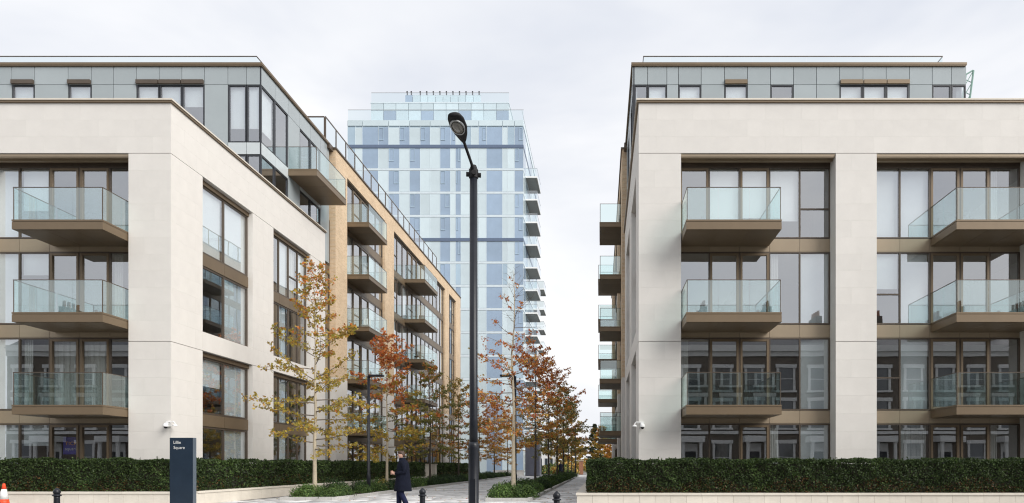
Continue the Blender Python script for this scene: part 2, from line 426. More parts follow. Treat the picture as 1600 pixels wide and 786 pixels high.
def slabs(F, a0, a1, courses, parent, pitch=1.1, th=0.05, skip=(), d=0.0, phase=0, whole=False):
    """Ashlar slabs in running bond, 4 mm joints, wider at the two shadow grooves."""
    for k, (z0, z1) in enumerate(courses):
        g0 = 0.02 if any(abs(z0 - q) < 0.01 for q in GROOVES[1:]) else 0.0008
        L = a1 - a0
        if L < pitch * 1.6: cuts = [a0, a1] if (k + phase) % 2 or whole else [a0, a0 + L * (0.38 if (k // 2) % 2 else 0.62), a1]
        else:
            n = round(L / pitch); e = L / n
            cuts = [a0 + e * i for i in range(n + 1)] if (k + phase) % 2 else [a0] + [a0 + e * (i + 0.5) for i in range(n)] + [a1]
        for i in range(len(cuts) - 1):
            b0, b1 = cuts[i] + (0.0008 if i else 0), cuts[i + 1] - (0.0008 if i < len(cuts) - 2 else 0)
            box('stone_slab', F.b(b0, b1, d - th, d, z0 + g0, z1 - 0.0008), M['stone'], parent)

def stone_building(x0, sg, name, label, cfg):
    """Six storey block: stone frame of four storeys, two set-back storeys of glass and cladding."""
    A = lambda u: x0 + sg * u
    Wd = 15.48
    B = thing(name, label, 'apartment building', (A(Wd / 2), 31, 0))
    Ff = Face('y', FRONT, -1)                        # faces the street with the camera
    Fs = Face('x', x0, -sg)                          # faces the square between the buildings
    def fb(u0, u1, *r):                              # front-face box in u
        a0, a1 = sorted((A(u0), A(u1))); return Ff.b(a0, a1, *r)
    def cutsA(us): return sorted(A(u) for u in us)
    piers = [(0, 1.51), (7.03, 8.49), (13.97, Wd)]
    bays = [(1.51, 7.03), (8.49, 13.97)]
    # cores behind the slabs
    for u0, u1 in piers:
        i0 = 0.054 if u0 == 0 else 0.004; i1 = 0.054 if u1 == Wd else 0.004
        box('pier', fb(u0 + i0, u1 - i1, -0.052, -0.80, 0, 12.466), M['core'], B)
    for u0, u1 in piers:
        a0, a1 = sorted((A(u0), A(u1))); slabs(Ff, a0, a1, COURSES, B, pitch=1.1 if u0 < 13 else 1.45, phase=int(u0) % 2, whole=u0 > 13)
    box('parapet_wall', fb(0.054, Wd - 0.054, -0.052, -0.45, 12.474, 14.27), M['core'], B)
    a0, a1 = sorted((A(0), A(Wd))); slabs(Ff, a0, a1, PARAPET, B, pitch=1.3)
    c = MB(); c.box(*fb(-0.09, Wd + 0.09, 0.09, -0.5, 14.345, 14.40)); ub = A(0.5); c.box(A(-0.09), ub, FRONT + 0.503, SIDE_END + 0.05, 14.345, 14.40)
    c.build('coping', M['planter'], B)
    c = MB(); c.box(*fb(-0.06, Wd + 0.06, 0.06, -0.5, 14.272, 14.342)); c.box(A(-0.06), ub, FRONT + 0.503, SIDE_END + 0.05, 14.272, 14.342)
    c.build('coping_trim', M['bronze'], B)
    # side wall
    sb = [(26.3, 30.1), (32.0, 36.1)]
    sp = [(FRONT + 0.054, 26.3), (30.1, 32.0), (36.1, SIDE_END)]
    for y0, y1 in sp:
        slabs(Fs, y0, y1, COURSES, B, phase=1)
        box('pier', Fs.b(max(y0, FRONT + 0.82), y1 - 0.004, -0.052, -0.40, 0, 12.466), M['core'], B)
    slabs(Fs, FRONT + 0.054, SIDE_END, PARAPET, B, pitch=1.52, phase=1)
    box('parapet_wall', Fs.b(FRONT + 0.47, SIDE_END - 0.004, -0.054, -0.45, 12.474, 14.268), M['core'], B)
    for y0, y1 in sb:
        slabs(Fs, y0 + 0.003, y1 - 0.003, [(5.76, 6.5)], B, pitch=1.3)
        box('lintel', Fs.b(y0 - 0.003, y1 + 0.003, -0.053, -0.40, 5.78, 6.49), M['core'], B)
    # far end return of the side wall and the flank away from the square
    box('flank_wall', (A(0.41), A(Wd - 0.81), SIDE_END - 0.3, SIDE_END - 0.004, 0, 14.26), M['core'], B)
    box('flank_wall', (A(Wd - 0.8), A(Wd - 0.004), FRONT + 0.81, SIDE_END - 0.004, 0, 14.26), M['core'], B)
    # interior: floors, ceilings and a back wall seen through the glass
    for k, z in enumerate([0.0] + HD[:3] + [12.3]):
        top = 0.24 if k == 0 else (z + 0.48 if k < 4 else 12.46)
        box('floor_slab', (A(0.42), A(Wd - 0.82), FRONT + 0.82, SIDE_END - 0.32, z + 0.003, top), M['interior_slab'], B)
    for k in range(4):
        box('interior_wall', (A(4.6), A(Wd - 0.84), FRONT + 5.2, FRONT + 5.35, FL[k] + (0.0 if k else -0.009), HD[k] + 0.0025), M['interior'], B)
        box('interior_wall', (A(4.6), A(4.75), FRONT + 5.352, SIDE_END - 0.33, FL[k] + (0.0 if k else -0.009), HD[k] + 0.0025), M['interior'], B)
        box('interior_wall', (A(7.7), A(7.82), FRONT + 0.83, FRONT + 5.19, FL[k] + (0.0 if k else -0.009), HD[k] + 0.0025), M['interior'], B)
    # front glazing, spandrels, head
    D = -0.65
    for bi, (u0, u1) in enumerate(bays):
        us = [u0 + (u1 - u0) * i / 5 for i in range(6)]
        for k in range(4):
            c_ = cfg['front'][bi][k]
            n = 5
            fix = (lambda i: i) if sg > 0 else (lambda i: n - 1 - i)
            window(Ff, D, cutsA(us), FL[k], HD[k], B, gm=c_.get('g', 'glass'),
                   doors=[fix(i) for i in c_.get('doors', ())], blinds={fix(i): v for i, v in c_.get('blinds', {}).items()},
                   transom={fix(i): v for i, v in c_.get('transom', {}).items()})
        for k in range(3):
            for i in range(5):
                box('spandrel_panel', fb(us[i] + 0.006, us[i + 1] - 0.006, D + 0.03, D - 0.05, HD[k] + 0.012, FL[k + 1] - 0.012), M['bronze_pale'], B)
        box('head_panel', fb(u0 + 0.005, u1 - 0.005, D + 0.05, D - 0.05, 12.262, 12.40), M['frame'], B)
        s = MB(); s.box(*fb(u0 + 0.004, u1 - 0.004, -0.04, D - 0.10, 12.402, 12.464)); s.box(*fb(u0 + 0.006, u1 - 0.006, -0.30, -0.36, 12.33, 12.40)); s.box(*fb(u0 + 0.006, u1 - 0.006, -0.055, -0.10, 12.36, 12.40))
        s.build('soffit', M['bronze_pale'], B)
        v0 = u0 + 0.03 if bi == 0 else u1 - cfg['bw']
        v1 = u0 + cfg['bw'] if bi == 0 else u1 - 0.03
        a0, a1 = sorted((A(v0), A(v1)))
        for k in (1, 2, 3): balcony(Ff, a0, a1, D + 0.05, 1.22, FL[k] + 0.04, B)
    # side glazing
    d = -0.27
    for bi, (y0, y1) in enumerate(sb):
        n = 2 if bi == 0 else 4
        cuts = [y0 + 0.01 + (y1 - y0 - 0.02) * i / n for i in range(n + 1)]
        for k in range(4):
            head = 12.30 if k == 3 else (5.60 if k == 1 else HD[k]); sill = FL[k] if k != 2 else 6.52
            c_ = cfg['side'][bi][k]
            window(Fs, d, cuts, sill, head, B, gm=c_.get('g', 'glass'), t=0.07 if n == 2 else 0.06, blinds=c_.get('blinds'), transom=c_.get('transom'))
        for z0, z1 in ((2.882, 3.348), (9.162, 9.628)):
            for i in range(n): box('spandrel_panel', Fs.b(cuts[i] + 0.006, cuts[i + 1] - 0.006, d + 0.07, d - 0.04, z0, z1), M['bronze'], B)
        for z0, z1 in ((5.602, 5.758), (12.302, 12.468)): box('head_panel', Fs.b(y0 + 0.006, y1 - 0.006, d + 0.10, d - 0.04, z0, z1), M['bronze'], B)
    # glazed slot between this block and the brick one
    for k, (z0, z1) in enumerate([(0.2, 2.87), (3.36, 6.01), (6.5, 9.15), (9.64, 12.3), (12.78, 15.4)]):
        window(Fs, -0.25, [SIDE_END + 0.03, 39.17], z0, z1, B, transom={0: z0 + 1.1})
        if k: box('spandrel_panel', Fs.b(SIDE_END + 0.03, 39.17, -0.22, -0.33, [2.88, 6.02, 9.16, 12.31][k - 1], z0 - 0.01), M['bronze'], B)
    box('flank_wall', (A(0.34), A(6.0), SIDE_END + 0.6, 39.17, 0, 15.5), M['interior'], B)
    # ---- set-back storeys
    P = Face('y', 31.1, -1); Q = Face('x', A(0.13), -sg); pw = Wd + 0.12 if sg < 0 else 15.2
    cap = MB(); cap.box(A(0.06), A(pw + 0.07), 31.03, 38.98, 19.51, 19.55); cap.box(A(0.04), A(pw + 0.09), 31.01, 39.0, 19.55, 19.66)
    cap.build('roof_edge', M['bronze'], B)
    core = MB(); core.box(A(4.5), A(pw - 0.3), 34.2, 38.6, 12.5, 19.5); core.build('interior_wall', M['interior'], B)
    for z0, z1 in ((12.5, 12.75), (15.6, 16.0), (18.75, 19.0)):
        box('floor_slab', (A(0.35), A(pw - 0.3), 31.35, 38.7, z0, z1), M['interior_slab'], B)
    box('roof_slab', (A(0.2), A(pw), 31.2, 38.9, 19.3, 19.508), M['core'], B)
    box('terrace', (A(0.5), A(Wd - 0.06), FRONT + 0.52, 31.0, 12.52, 12.78), M['core'], B)
    def panels(F, cols, par, lo_first):
        for (a0, a1, k) in cols:
            a0, a1 = sorted((a0, a1)); g = 0.012
            box('cladding_panel', F.b(a0 + g, a1 - g, -0.10, 0, 18.70, 19.50), M['cladding' if k != 'L' else 'cladding_pale'], par)
            if k in 'WTSO':
                window(F, -0.06, [a0 + g, a1 - g], 16.07 if k != 'O' else 16.02, 18.68, par, fm='black_frame', gm='glass_clear' if k == 'T' else 'glass', t=0.055,
                       blinds={0: 0.75} if k == 'T' else ({0: 0.35} if k == 'S' else None))
                box('cladding_pale_panel', F.b(a0 + g, a1 - g, -0.10, 0.0, 15.53, 16.055 if k != 'O' else 16.01), M['cladding_pale'], par)
                window(F, -0.06, [a0 + g, a1 - g], 12.85, 15.51, par, fm='black_frame', gm='glass', t=0.055)
                if k in 'S': box('shade_box', F.b(a0 + 0.02, a1 - 0.02, 0.004, 0.10, 18.70, 18.88), M['bronze' if sg > 0 else 'frame'], par)
            else:
                box('cladding_panel', F.b(a0 + g, a1 - g, -0.10, 0, 12.85, 18.68), M['cladding' if k != 'L' else 'cladding_pale'], par)
    cols = []
    for (p0, p1, k) in cfg['pent']: cols.append(((p0 - 938) / 34.3, (p1 - 938) / 34.3, k))
    panels(P, cols, B, 0)
    Y = [31.12, 32.45, 33.8, 35.1, 36.4, 37.7, 38.9]
    panels(Q, [(Y[i], Y[i + 1], 'TWPOOP'[i]) for i in range(6)], B, 0)
    box('corner_post', (A(0.13), A(0.19), 31.1 - 0.001, 31.118, 12.85, 19.5), M['black_frame'], B)
    box('flank_wall', (A(pw), A(pw - 0.25), 31.3, 38.9, 12.8, 19.29), M['cladding'], B)
    if sg < 0: balcony(Q, 33.8, 37.7, 0.0, 1.42, 16.03, B, nf=3, ns=2)
    a0, a1 = sorted((A(0.62), A(pw - 0.67))); roof_rail(Face('y', 31.7, -1), a0, a1, 0, 19.66, 20.32, B, pitch=1.3)
    roof_rail(Face('x', A(0.64), -sg), 31.75, 38.9, 0, 19.66, 20.32, B, pitch=1.4)
    if sg > 0: roof_rail(Face('x', A(pw - 0.67), sg), 31.75, 38.9, 0, 19.66, 20.32, B, pitch=1.4)
    return B

def brick_building(xb, sg, name, label, cat='apartment building'):
    A = lambda u: xb + sg * u
    Fs = Face('x', xb, -sg); Y0, Y1 = 39.2, 74.2; T = 19.5
    B = thing(name, label, cat, (A(6.5), 56, 0))
    bays = [(41.0, 48.2, 5), (50.3, 66.9, 12), (68.6, 71.9, 3)]
    solid_ = [(Y0, 41.0), (48.2, 50.3), (66.9, 68.6), (71.9, Y1)]
    for y0, y1 in solid_:
        e0 = y0 + (0 if y0 == Y0 else 0.0); e1 = y1
        box('pier', Fs.b(e0, e1, 0, -0.5, 6.404, 18.6), M['brick'], B)
        box('stone_pier', Fs.b(e0, e1, 0.012, -0.5, 0, 6.4), M['stone'], B)
    m = MB(); m.box(*Fs.b(Y0, Y1, 0, -0.5, 18.603, T)); m.box(A(0.503), A(13), Y0, Y0 + 0.4, 0, T); m.box(A(0.503), A(13), Y1 - 0.4, Y1, 0, T)
    m.build('wall', M['brick'], B)
    c = MB(); c.box(*Fs.b(Y0 - 0.06, Y1 + 0.06, 0.07, -0.55, T, T + 0.09)); c.box(A(0.56), A(13), Y0 - 0.06, Y0 + 0.45, T, T + 0.09); c.build('coping', M['frame'], B)
    box('roof_slab', (A(0.51), A(13), Y0 + 0.42, Y1 - 0.42, 18.7, 19.1), M['core'], B)
    lv = [0.2, 3.36, 6.5, 9.64, 12.78, 15.92]; hd = [2.87, 6.01, 9.15, 12.29, 15.43, 18.5]
    for k in range(6):
        box('floor_slab', (A(0.45), A(12.9), Y0 + 0.42, Y1 - 0.42, hd[k] + 0.02, hd[k] + 0.2), M['interior_slab'], B)
    box('interior_wall', (A(4.5), A(4.7), Y0 + 0.41, Y1 - 0.41, 0, 18.69), M['interior'], B)
    for y in (49.2, 58.0, 67.7): box('interior_wall', (A(0.52), A(4.49), y, y + 0.2, 0, 18.68), M['interior'], B)
    d = -0.22
    for bi, (y0, y1, n) in enumerate(bays):
        cuts = [y0 + 0.01 + (y1 - y0 - 0.02) * i / n for i in range(n + 1)]
        for k in range(6):
            rr = random.Random(bi * 100 + k * 7 + (sg > 0))
            bl = {i: rr.choice([1.0, 'c', 's', 0.4]) for i in range(n) if rr.random() < 0.4}
            tr = {i: lv[k] + 1.15 for i in range(n) if (i + bi) % 3 == 1}
            window(Fs, d, cuts, lv[k], hd[k], B, t=0.06, blinds=bl, transom=tr, doors=(1, 2) if bi == 0 else ((3, 4) if bi == 1 else ()))
            if k < 5:
                for i in range(0, n, 2 if n > 6 else 1):
                    j = min(n, i + (2 if n > 6 else 1))
                    box('spandrel_panel', Fs.b(cuts[i] + 0.006, cuts[j] - 0.006, d + 0.05, d - 0.05, hd[k] + 0.01, lv[k + 1] - 0.01), M['bronze'], B)
        box('head_panel', Fs.b(y0 + 0.004, y1 - 0.004, d + 0.09, d - 0.05, 18.51, 18.598), M['frame'], B)
    for k in range(1, 6):
        balcony(Fs, 41.05, 44.55, d + 0.05, 1.30, lv[k] - 0.04 + 0.1, B, nf=3, ns=1, thick=0.28)
        balcony(Fs, 53.6, 57.8, d + 0.05, 1.43, lv[k] - 0.04 + 0.1, B, nf=3, ns=1, thick=0.28)
    roof_rail(Fs, 38.65, 64.8, -0.36, T + 0.1, 21.05, B, pitch=1.55, posts=0.06, rail=0.07)
    a0, a1 = sorted((A(0.42), A(1.45))); roof_rail(Face('y', 38.66, -1), a0, a1, 0, T + 0.1, 21.05, B, pitch=1.1, posts=0.06, rail=0.07)
    box('roof_ledge', (A(0.1), A(1.5), 38.58, 39.12, 19.3, T + 0.09), M['frame'], B)
    return B

# ---------------------------------------------------------------- what stands behind the panes of each bay
F_R = [[{'doors': (2,), 'blinds': {3: 's', 4: 1.0}}, {'doors': (1, 2), 'blinds': {0: 's', 4: 1.0}}, {'doors': (1, 2), 'blinds': {3: 's', 4: 1.0}}, {'g': 'glass_clear', 'doors': (0, 2), 'blinds': {1: 1.0, 2: 0.7, 3: 0.75}, 'transom': {4: 10.72}}],
       [{'doors': (2, 3), 'blinds': {1: 'c', 4: 's'}}, {'doors': (2, 3), 'blinds': {1: 1.0}, 'transom': {0: 4.55}}, {'doors': (2, 3), 'blinds': {0: 0.5, 1: 1.0}, 'transom': {0: 7.6}}, {'g': 'glass_clear', 'doors': (2, 3), 'blinds': {0: 1.0, 1: 1.0, 4: 's'}}]]
F_L = [[{'doors': (1, 2), 'blinds': {3: 0.3, 4: 1.0}}, {'doors': (1, 2), 'blinds': {1: 'c', 2: 'c', 3: 's', 4: 1.0}}, {'doors': (1, 2), 'blinds': {0: 's', 3: 0.3, 4: 1.0}}, {'doors': (1, 2), 'blinds': {3: 0.6, 4: 1.0}}]] + [F_R[1]]
S_L = [[{'blinds': {1: 1.0}}, {'blinds': {0: 0.5, 1: 1.0}}, {'blinds': {1: 1.0}}, {'blinds': {0: 1.0, 1: 1.0}, 'g': 'glass_clear'}],
       [{'blinds': {1: 1.0}}, {'blinds': {1: 1.0, 3: 's'}, 'transom': {0: 4.5, 2: 4.5}}, {'blinds': {1: 1.0}, 'transom': {0: 7.7, 2: 7.7}}, {'blinds': {0: 's', 1: 1.0, 2: 'c', 3: 1.0}, 'transom': {2: 10.8}}]]
PENT_R = [(988, 1012, 'W'), (1012, 1042, 'T'), (1042, 1060, 'P'), (1060, 1095.6, 'T'), (1095.6, 1132, 'P'), (1132, 1168, 'S'), (1168, 1204, 'P'), (1204, 1240, 'W'),
          (1240, 1275.7, 'P'), (1275.7, 1312, 'P'), (1312, 1348.5, 'S'), (1348.5, 1384.7, 'S'), (1384.7, 1421, 'S'), (1421, 1456.7, 'P'), (1456.7, 1486.5, 'W'), (1486.5, 1510, 'W')]
PENT_L = [(407.7, 384.8, 'T'), (384.8, 356, 'T'), (356, 319.3, 'P'), (319.3, 284, 'S'), (284, 248.7, 'S'), (248.7, 213, 'S'), (213, 177.3, 'P'), (177.3, 143, 'P'), (143, 106.3, 'S'),
          (106.3, 54, 'P'), (54, 18.3, 'S'), (18.3, -18, 'P'), (-18, -54, 'P'), (-54, -90, 'W'), (-90, -127, 'P')]
XR, XL = 1.37, -15.32
stone_R = stone_building(XR, 1, 'apartment_building', 'cream stone apartment block facing the street on the right, balconies over its hedge', {'front': F_R, 'side': S_L, 'pent': PENT_R, 'bw': 3.27})
stone_L = stone_building(XL, -1, 'apartment_building', 'cream stone apartment block on the left, behind the navy sign', {'front': F_L, 'side': S_L, 'pent': PENT_L, 'bw': 3.12})
brick_L = brick_building(-15.2, -1, 'brick_apartment_building', 'buff brick apartment block with roof railing, beyond the left stone block')
brick_R = brick_building(1.25, 1, 'brick_apartment_building', 'brick block mostly hidden behind the right stone building, only its stacked balconies and edge showing')

# poster and cameras
F0 = Face('y', FRONT, -1)
po = thing('poster', 'dark blue poster with orange and white lettering inside a ground floor window', 'poster', (-19.36, FRONT + 0.68, 1.6))
box('sheet', (-19.37 - 0.32, -19.37 + 0.30, FRONT + 0.675, FRONT + 0.685, 1.75, 2.38), M['poster'], po)
def lettering(text, x, y, z, h, mat, parent, name='lettering', depth=0.003, width=None):
    cu = bpy.data.curves.new(name, 'FONT'); cu.body = text; cu.size = 1.0; cu.extrude = 0.0
    o = bpy.data.objects.new('tmp', cu); COL.objects.link(o)
    me = bpy.data.meshes.new_from_object(o.evaluated_get(bpy.context.evaluated_depsgraph_get()))
    bpy.data.objects.remove(o)
    co = np.array([v.co[:] for v in me.vertices]); mn, mxx = co.min(0), co.max(0)
    s = h / 0.73; sx = s if width is None else width / (mxx[0] - mn[0])
    for v in me.vertices: v.co = Vector(((v.co.x - mn[0]) * sx, 0, v.co.y * s))
    me.materials.clear(); me.materials.append(M[mat]); me.name = name
    return link(name, me, parent, (x, y, z))
lettering('TICK', -19.62, FRONT + 0.672, 2.09, 0.13, 'orange_ink', po, width=0.46)
lettering('square', -19.62, FRONT + 0.672, 1.90, 0.12, 'white', po, width=0.46)

def cctv(x, y, z, sg, label):
    t = thing('security_camera', label, 'security camera', (x, y, z))
    m = MB(); m.box(x - 0.07, x + 0.07, y - 0.09, y - 0.001, z - 0.07, z + 0.12); m.box(x - 0.05, x + 0.05, y - 0.20, y - 0.092, z + 0.02, z + 0.06)
    m.build('bracket', M['white'], t)
    MB().lathe([(0.02, 0.05), (0.05, 0.045), (0.085, 0.0), (0.09, -0.06), (0.0895, -0.075)], 16, (x, y - 0.21, z - 0.01)).build('housing', M['white'], t, smooth=True)
    MB().lathe([(0.062, -0.076), (0.055, -0.11), (0.03, -0.135), (0.004, -0.142)], 14, (x, y - 0.21, z - 0.01)).build('dome', M['blackmatt'], t, smooth=True)
    m = MB(); m.tube([(x - sg * 0.05, y - 0.12, z + 0.09), (x - sg * 0.22, y - 0.12, z + 0.10), (x - sg * 0.27, y - 0.12, z + 0.04), (x - sg * 0.27, y - 0.12, z - 0.01)], 0.022, 8)
    m.lathe([(0.03, 0.02), (0.085, -0.02), (0.085, -0.05), (0.03, -0.055)], 14, (x - sg * 0.27, y - 0.12, z - 0.01)); m.build('lamp_arm', M['white'], t)
cctv(XR + 0.12, FRONT, 2.78, 1, 'white security camera on the corner of the right stone block')
cctv(XL - 0.05, FRONT, 2.80, -1, 'white security camera on the stone corner above the navy sign')
# ---------------------------------------------------------------- glass tower beyond the square
TW = thing('glass_tower', 'tall pale blue glass apartment tower beyond the square', 'tower', (-22, 100, 0))
TY, TX0, TX1 = 92.3, -34.2, -10.4
cols = [543, 555, 566, 591, 607, 624, 640, 656.5, 672, 687.6, 703.6, 711.8, 720, 736, 748, 760, 785, 793, 804, 817.5]
xs = [(c - 938) / 11.56 for c in cols]
Ft = Face('y', TY, -1); Fr = Face('x', TX1, 1)
levels = [44.5 - 3.15 * k for k in range(14)] + [0.2]
PAT0, PAT = 'MLBBLBLBLBBLMLBBLMB', 'MLBLBLBLLBLBLLLBLLB'
core = MB(); core.box(TX0 + 0.1, TX1 - 0.1, TY + 0.1, 111.9, 0, 47.2); core.build('wall', M['tower_mid'], TW)
rt = random.Random(5)
for k, z in enumerate(levels):
    top = 47.2 if k == 0 else levels[k - 1]
    pat = PAT0 if k == 0 else PAT
    for i in range(19):
        c = pat[i]
        if k > 5 and rt.random() < 0.12: c = 'M'
        z0, z1 = z + 0.18, top - (0.18 if k != 1 and k != 5 else 0.28)
        if i in (9, 10) and k >= 10: c = 'D'
        p = box('facade_panel', Ft.b(xs[i] + 0.02, xs[i + 1] - 0.02, 0, -0.08, z0, z1), M[{'L': 'tower_light', 'B': 'tower_blue', 'M': 'tower_mid', 'D': 'tower_dark'}[c]], TW)
        if c == 'B' and xs[i + 1] - xs[i] < 1.6 and (i * 3 + k) % 4 != 0:
            h0 = z1 - 1.75; a = xs[i] + (0.08 if (i + k) % 2 else (xs[i + 1] - xs[i]) / 2); w = (xs[i + 1] - xs[i]) / 2 - 0.08
            m = MB(); e = 0.05
            m.box(*Ft.b(a, a + w, 0.004, 0.05, h0, h0 + 0.09)); m.box(*Ft.b(a, a + w, 0.004, 0.04, z1 - 0.09, z1 - 0.03))
            m.box(*Ft.b(a, a + e, 0.004, 0.04, h0 + 0.092, z1 - 0.092)); m.box(*Ft.b(a + w - e, a + w, 0.004, 0.04, h0 + 0.092, z1 - 0.092))
            m.build('opening_sash', M['tower_mid'], p)
    if 0 < k + 1 < len(levels) + 1:
        dark = k in (0, 4)
        m = MB(); m.box(TX0 - 0.02, TX1 + 0.02, TY - (0.10 if dark else 0.03), TY + 0.4, z - (0.26 if dark else 0.15), z + 0.15)
        m.build('floor_band', M['tower_dark' if dark else 'tower_white'], TW)
        m = MB(); m.box(TX1 - 0.3, TX1 + 0.03, TY + 0.402, 112, z - (0.26 if dark else 0.15), z + 0.15); m.build('floor_band', M['tower_dark' if dark else 'tower_white'], TW)
    ys = np.linspace(TY + 0.1, 112, 8)
    for i in range(7):
        box('side_panel', Fr.b(ys[i] + 0.03, ys[i + 1] - 0.03, 0, -0.08, z + 0.18, top - 0.28), M[['tower_blue', 'tower_light', 'tower_mid'][(i + k // 2) % 3]], TW)
# vertical fins every column
m = MB()
for x in xs: m.box(x - 0.02, x + 0.02, TY - 0.02, TY + 0.02, 0.2, 47.2)
m.build('mullion', M['tower_white'], TW)
for i in range(0, 19, 2):
    j = min(19, i + 2); box('parapet_panel', Ft.b(xs[i] + 0.03, xs[j] - 0.03, 0.02, -0.1, 47.25, 48.0), M['tower_light'], TW)
box('roof_edge', (TX0 - 0.03, TX1 + 0.03, TY + 0.11, 112.03, 47.22, 48.05), M['tower_white'], TW)
roof_rail(Face('y', TY + 0.25, -1), TX0, TX1, 0, 48.05, 49.5, TW, pitch=3.9, fm='steel', rail=0.06)
roof_rail(Face('x', TX1 - 0.25, 1), TY + 0.4, 111.8, 0, 48.05, 49.5, TW, pitch=3.9, fm='steel', rail=0.06)
# set-back storey
SX0, SX1, SY = -32.6, -13.0, 97.0
Fu = Face('y', SY, -1)
bl = np.linspace(SX0, SX1, 12)
for i in range(11):
    box('facade_panel', Fu.b(bl[i] + 0.03, bl[i + 1] - 0.03, 0, -0.1, 48.1, 51.7), M['tower_blue' if i % 3 == 1 else 'tower_light'], TW)
    box('fascia_panel', Fu.b(bl[i] + 0.03, bl[i + 1] - 0.03, 0.02, -0.1, 51.75, 52.75), M['tower_light'], TW)
box('upper_storey', (SX0 + 0.05, SX1, SY + 0.12, 110, 48.06, 52.72), M['tower_light'], TW)
box('roof_edge', (SX0 - 0.05, SX1 + 0.05, SY - 0.05, 110.05, 52.76, 52.95), M['tower_white'], TW)
roof_rail(Face('y', SY + 0.2, -1), SX0, SX1, 0, 52.95, 54.35, TW, pitch=3.9, fm='steel', rail=0.06)
pl = np.linspace(-28.6, -17.5, 11)
for i in range(10): box('plant_screen', (pl[i] + 0.03, pl[i + 1] - 0.03, 100, 100.1, 53, 55.55), M['tower_light' if i else 'tower_blue'], TW)
box('plant_room', (-28.4, -17.7, 100.15, 106, 52.96, 55.4), M['tower_mid'], TW)
m = MB(); m.box(-28.6, -17.5, 100.2, 100.3, 55.6, 55.68); m.build('mast_rail', M['steel'], TW)
for i in range(12):
    x = -28.35 + i * 0.96 - (0.35 if i == 1 else 0)
    MB().tube([(x, 100.25, 55.4), (x, 100.25, 56.25)], 0.10, 6).tube([(x - 0.08, 100.12, 56.1), (x + 0.08, 100.12, 56.1)], 0.09, 6).build('roof_mast', M['blackmatt'], TW)
# balconies on the side
def tower_balcony(y0, y1, d1, z):
    m = MB(); m.box(*Fr.b(y0, y1, 0.01, d1, z - 0.06, z + 0.14)); s = m.build('balcony', M['white'], TW)
    box('soffit_panel', Fr.b(y0 + 0.1, y1 - 0.1, 0.05, d1 - 0.08, z - 0.10, z - 0.062), M['soffit'], s)
    box('glass_panel', Fr.b(y0 + 0.05, y1 - 0.05, d1 - 0.06, d1 - 0.04, z + 0.142, z + 1.25), M['roof_glass'], s)
    box('glass_panel', Fr.b(y0 + 0.05, y0 + 0.07, 0.03, d1 - 0.07, z + 0.142, z + 1.25), M['roof_glass'], s)
    MB().box(*Fr.b(y0 + 0.04, y1 - 0.04, d1 - 0.07, d1 - 0.03, z + 1.25, z + 1.29)).box(*Fr.b(y0 + 0.04, y0 + 0.08, 0.03, d1 - 0.072, z + 1.25, z + 1.29)).build('handrail', M['steel'], s)
for k in range(1, 14):
    z = levels[k]
    tower_balcony(94.8, 100.4, 1.65, z)
    if z < 30: tower_balcony(106.2, 110.4, 1.65, z)

# ---------------------------------------------------------------- terrace across the street (seen in the panes)
def house(x):
    t = thing('terraced_house', 'Victorian brown brick terraced house with white window surrounds across the street', 'house', (x, -8, 0), 'terraced houses across the street')
    F = Face('y', -8, 1); w = 2.7
    box('wall', (x - w, x + w, -16, -8.0, 0, 11.4), M['brick_brown'], t)
    m = MB(); m.box(x - w, x + w, -8.0, -7.6, 11.0, 11.5); m.box(x - w, x + w, -8.0, -7.85, 10.6, 10.997); m.box(x - w, x + w, -8, -7.86, 4.0, 4.25)
    m.build('cornice', M['house_trim'], t)
    r = MB(); r.v += [(x - w, -8, 11.5), (x + w, -8, 11.5), (x + w, -16, 11.5), (x - w, -16, 11.5), (x - w, -12, 13.6), (x + w, -12, 13.6)]
    r.f += [(0, 1, 5, 4), (2, 3, 4, 5), (1, 2, 5), (3, 0, 4), (3, 2, 1, 0)]; rf = r.build('roof', M['slate'], t)
    box('chimney', (x + w - 0.5, x + w - 0.01, -13.2, -11.0, 12.9, 14.7), M['brick_brown'], rf)
    for k in range(4): MB().lathe([(0.13, 0), (0.11, 0.5), (0.14, 0.52)], 8, (x + w - 0.25, -12.8 + k * 0.5, 14.702)).build('chimney_pot', M['red_brick'], rf)
    for z in (0.9, 4.5, 7.7):
        for cx in (x - 1.35, x + 1.35):
            if z < 1 and cx > x: continue
            f = MB(); a0, a1, z1 = cx - 0.6, cx + 0.6, z + (2.3 if z < 7 else 1.9)
            f.box(*F.b(a0 - 0.2, a0, 0, 0.12, z, z1)); f.box(*F.b(a1, a1 + 0.2, 0, 0.12, z, z1)); f.box(*F.b(a0 - 0.3, a1 + 0.3, 0, 0.2, z1, z1 + 0.3)); f.box(*F.b(a0 - 0.3, a1 + 0.3, 0, 0.2, z - 0.15, z))
            f.box(*F.b(a0, a1, 0.02, 0.07, (z + z1) / 2 - 0.03, (z + z1) / 2 + 0.03))
            ww = f.build('window', M['house_trim'], t); box('pane', F.b(a0, a1, 0.003, 0.015, z, z1), M['house_glass'], ww)
    m = MB(); m.box(*F.b(x + 0.75, x + 1.95, 0, 0.1, 0.3, 3.2)); m.build('door_surround', M['house_trim'], t)
    dd = box('door', F.b(x + 0.9, x + 1.8, 0.105, 0.14, 0.3, 2.5), M['black'], t)
    m = MB()
    for cx in (x + 0.6, x + 2.1): m.lathe([(0.2, 0.3), (0.16, 0.5), (0.14, 3.1), (0.2, 3.3)], 10, (cx, -6.9, 0))
    m.box(x + 0.3, x + 2.4, -8 + 0.105, -6.6, 3.302, 3.8); m.build('porch', M['house_trim'], t)
    return t
h0 = house(0.9)
for i in range(-9, 9):
    if i: 
        c = copy_tree(h0, loc=(0.9 + 5.4 * i, -8, 0))

